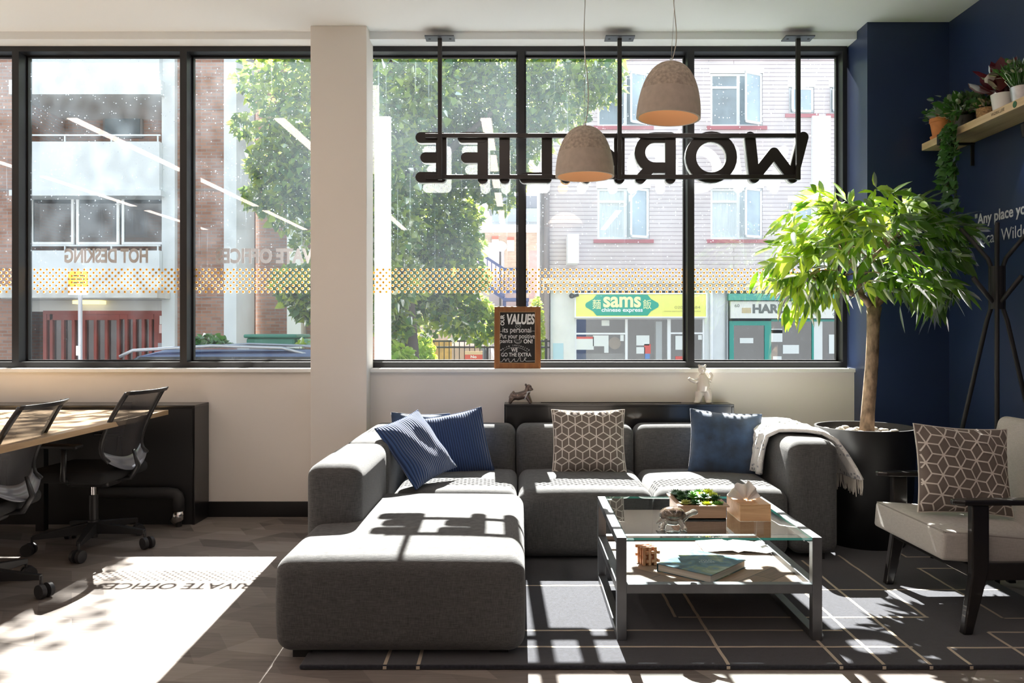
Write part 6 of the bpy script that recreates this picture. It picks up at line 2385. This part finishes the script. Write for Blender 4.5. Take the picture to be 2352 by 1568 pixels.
MB().box(a2.x, b2.x, .1, .8, 0, b2.z).build('side_box', mat('bin_green_light', (.12, .30, .18), .5), gb, bevel=.02)

# added post standing in for a reflection in the glass right of the column
o = MB().box(P(860, 0, 5.95)[0], P(896, 0, 5.95)[0], 5.95, 6.0, GZ, P(0, 267, 5.95)[2]).build('reflection_post', M_upvc); tag(o, 'slim white strip added outside the glass as a reflection, just right of the column', 'post')


# --- shrubs and the big street tree
def blob_leaves(blobs, n_per, L, W, shape='heart', hollow=.55):
    cs = []; ds = []
    for (c, r, dens) in blobs:
        n = int(n_per * dens)
        v = rng.normal(size=(n, 3)); v /= np.linalg.norm(v, axis=1, keepdims=True)
        rad = rng.uniform(hollow, 1.0, n) ** .7
        r = np.array(r if hasattr(r, '__len__') else (r, r, r))
        cs.append(np.array(c) + v * rad[:, None] * r)
        d = v * np.array([1, 1, .4]) + rng.normal(0, .6, (n, 3)) + np.array([0, 0, -.5]); ds.append(d)
    cs = np.concatenate(cs); ds = np.concatenate(ds)
    return leaves(cs, ds, L, W, jitter=.9, shape=shape)


def shrub(label, px0, px1, pyt, Y, m_, n=900, name='shrub'):
    a = P(px0, pyt, Y); b = P(px1, pyt, Y)
    cx = (a[0] + b[0]) / 2; w = (b[0] - a[0]) / 2
    t = thing(name, label, 'shrub', (cx, Y, GZ))
    hgt = a[2] - GZ
    V, Bf, n_, k = blob_leaves([((0, 0, hgt * .55), (w, .5, hgt * .5), 1.0), ((-w * .4, 0, hgt * .62), (w * .5, .4, hgt * .38), .4), ((w * .4, 0, hgt * .62), (w * .5, .4, hgt * .38), .4)], n, .11, .09, 'round', .7)
    leaf_object('foliage', [(V, Bf, n_, k, 0)], [m_], t)
    MB().tube([(0, 0, 0), (.02, 0, hgt * .5)], [.04, .02], 6).build('stem', M_bark, t)
    return t


shrub('dark green clipped hedge behind the parked car', 395, 562, 783, 12.7, M_ivy, 2600)
shrub('small bright yellow green bush right of the green bin', 668, 725, 793, 12.0, M_hedge, 900)
shrub('low sunny shrub at the foot of the street tree', 865, 960, 800, 11.0, M_hedge, 1000)
shrub('leafy green shrub behind the chalkboard', 1218, 1246, 690, 19.6, M_tree, 700)
shrub('sunlit yellow green bushes in front of the ochre board', 930, 1000, 768, 15.0, M_hedge, 900)

tt = thing('street_tree', 'big leafy street tree filling the middle window', 'tree', (P(925, 0, 12)[0], 12.0, GZ))
to = Vector(tt.location)
def TR(px, py, Y): return tuple(Vector(P(px, py, Y)) - to)
m = MB()
m.tube([(0, 0, 0), TR(932, 800, 12), TR(928, 700, 12), TR(920, 560, 12), TR(905, 400, 12), TR(900, 250, 12), TR(890, 60, 12)], [.30, .19, .16, .15, .14, .12, .08], 12)
for e in ((1000, 260, 12.3), (820, 300, 12), (1060, 150, 12.5), (760, 220, 12), (1150, 240, 12.2), (660, 330, 12.3)):
    a = TR(915, 480, 12); b = TR((925 + e[0]) / 2, (480 + e[1]) / 2 - 20, e[2]); c = TR(*e)
    m.tube([a, b, c], [.09, .06, .025], 8)
m.build('trunk', mat('dark_bark', (.055, .042, .035), .9, noise=.4, nscale=9, stretch=(1, 1, .3)), tt, smooth=True)
blobs = []
def bl(px, py, Y, r, dens): blobs.append((TR(px, py, Y), r, dens))
for (px, py, Y, r, dens) in (
    (920, 130, 12.6, 1.0, 1.4), (1050, 110, 12.8, 1.0, 1.3), (1180, 120, 12.8, .9, 1.1), (1290, 130, 12.6, .7, .8), (1370, 150, 12.2, .45, .45),
    (900, 260, 12.5, .9, 1.3), (1010, 250, 13, 1.0, 1.4), (1120, 240, 12.9, .9, 1.2), (1210, 230, 12.6, .65, .8), (1300, 230, 12.3, .45, .45), (1385, 200, 12.3, .3, .22),
    (900, 380, 12.8, .8, 1.2), (990, 380, 13, .8, 1.2), (1080, 350, 12.8, .7, .9), (1160, 350, 12.6, .5, .55), (1230, 310, 12.6, .35, .3),
    (910, 500, 13, .75, 1.1), (990, 500, 13, .7, 1.0), (1050, 560, 13, .45, .6), (930, 610, 13, .7, 1.0), (1020, 620, 13, .6, .9), (1060, 500, 13.3, .35, .35),
    (905, 700, 13, .5, .7), (980, 690, 13.2, .6, .8), (1050, 710, 13.2, .5, .6), (1100, 740, 13.2, .35, .4), (1090, 640, 13.2, .25, .25), (1110, 430, 12.6, .25, .2), (1150, 460, 12.6, .2, .12), (1190, 410, 12.6, .2, .12),
    (800, 250, 12.2, 1.0, 1.0), (800, 100, 12.2, 1.0, 1.0), (690, 150, 12.2, .65, .5), (640, 210, 12.3, .45, .3), (590, 180, 12.3, .35, .18), (680, 290, 12.2, .5, .45), (650, 360, 12.0, .45, .55), (690, 420, 12.0, .5, .6), (610, 380, 12.0, .3, .25), (660, 470, 12.1, .4, .4), (600, 450, 12.1, .25, .2), (700, 560, 12.3, .2, .1), (560, 290, 12.1, .2, .1),
    (790, 400, 12.2, .8, .8), (790, 600, 12.5, .5, .5), (690, 660, 11.5, .35, .5), (660, 650, 11.5, .2, .25), (710, 700, 11.5, .25, .3),
    (905, 640, 11.4, .45, .5), (890, 520, 11.3, .5, .6), (925, 400, 11.3, .5, .6), (880, 300, 11.2, .6, .7), (960, 200, 11.3, .6, .7), (900, 740, 11.6, .3, .3),
    (970, -30, 12.6, 1.2, 1.0), (1150, -20, 12.8, 1.0, .8), (800, -60, 12.4, 1.2, 1.0)):
    bl(px, py, Y, r, dens)
# high boughs over the left bay
for (x, z, r, d) in ((-2.7, 9.0, .4, .04), (-2.6, 8.4, .4, .04), (-3.0, 8.3, .4, .05), (-3.3, 9.2, .5, .05), (-4.3, 8.8, .7, .10), (-2.8, 7.9, .5, .04), (-2.6, 8.7, .5, .05), (-2.45, 9.4, .45, .05), (-3.0, 9.8, .6, .06)):
    blobs.append(((x - to.x, .2, z - GZ), (r, r, r), d))
V, Bf, n_, k = blob_leaves(blobs, 1000, .125, .11, 'heart', .35)
kk = rng.random(n_) < .5
V3 = V.reshape(n_, k, 3)
leaf_object('foliage', [(V3[kk].reshape(-1, 3), Bf, int(kk.sum()), k, 0), (V3[~kk].reshape(-1, 3), Bf, int((~kk).sum()), k, 1)], [M_tree, M_treed], tt)
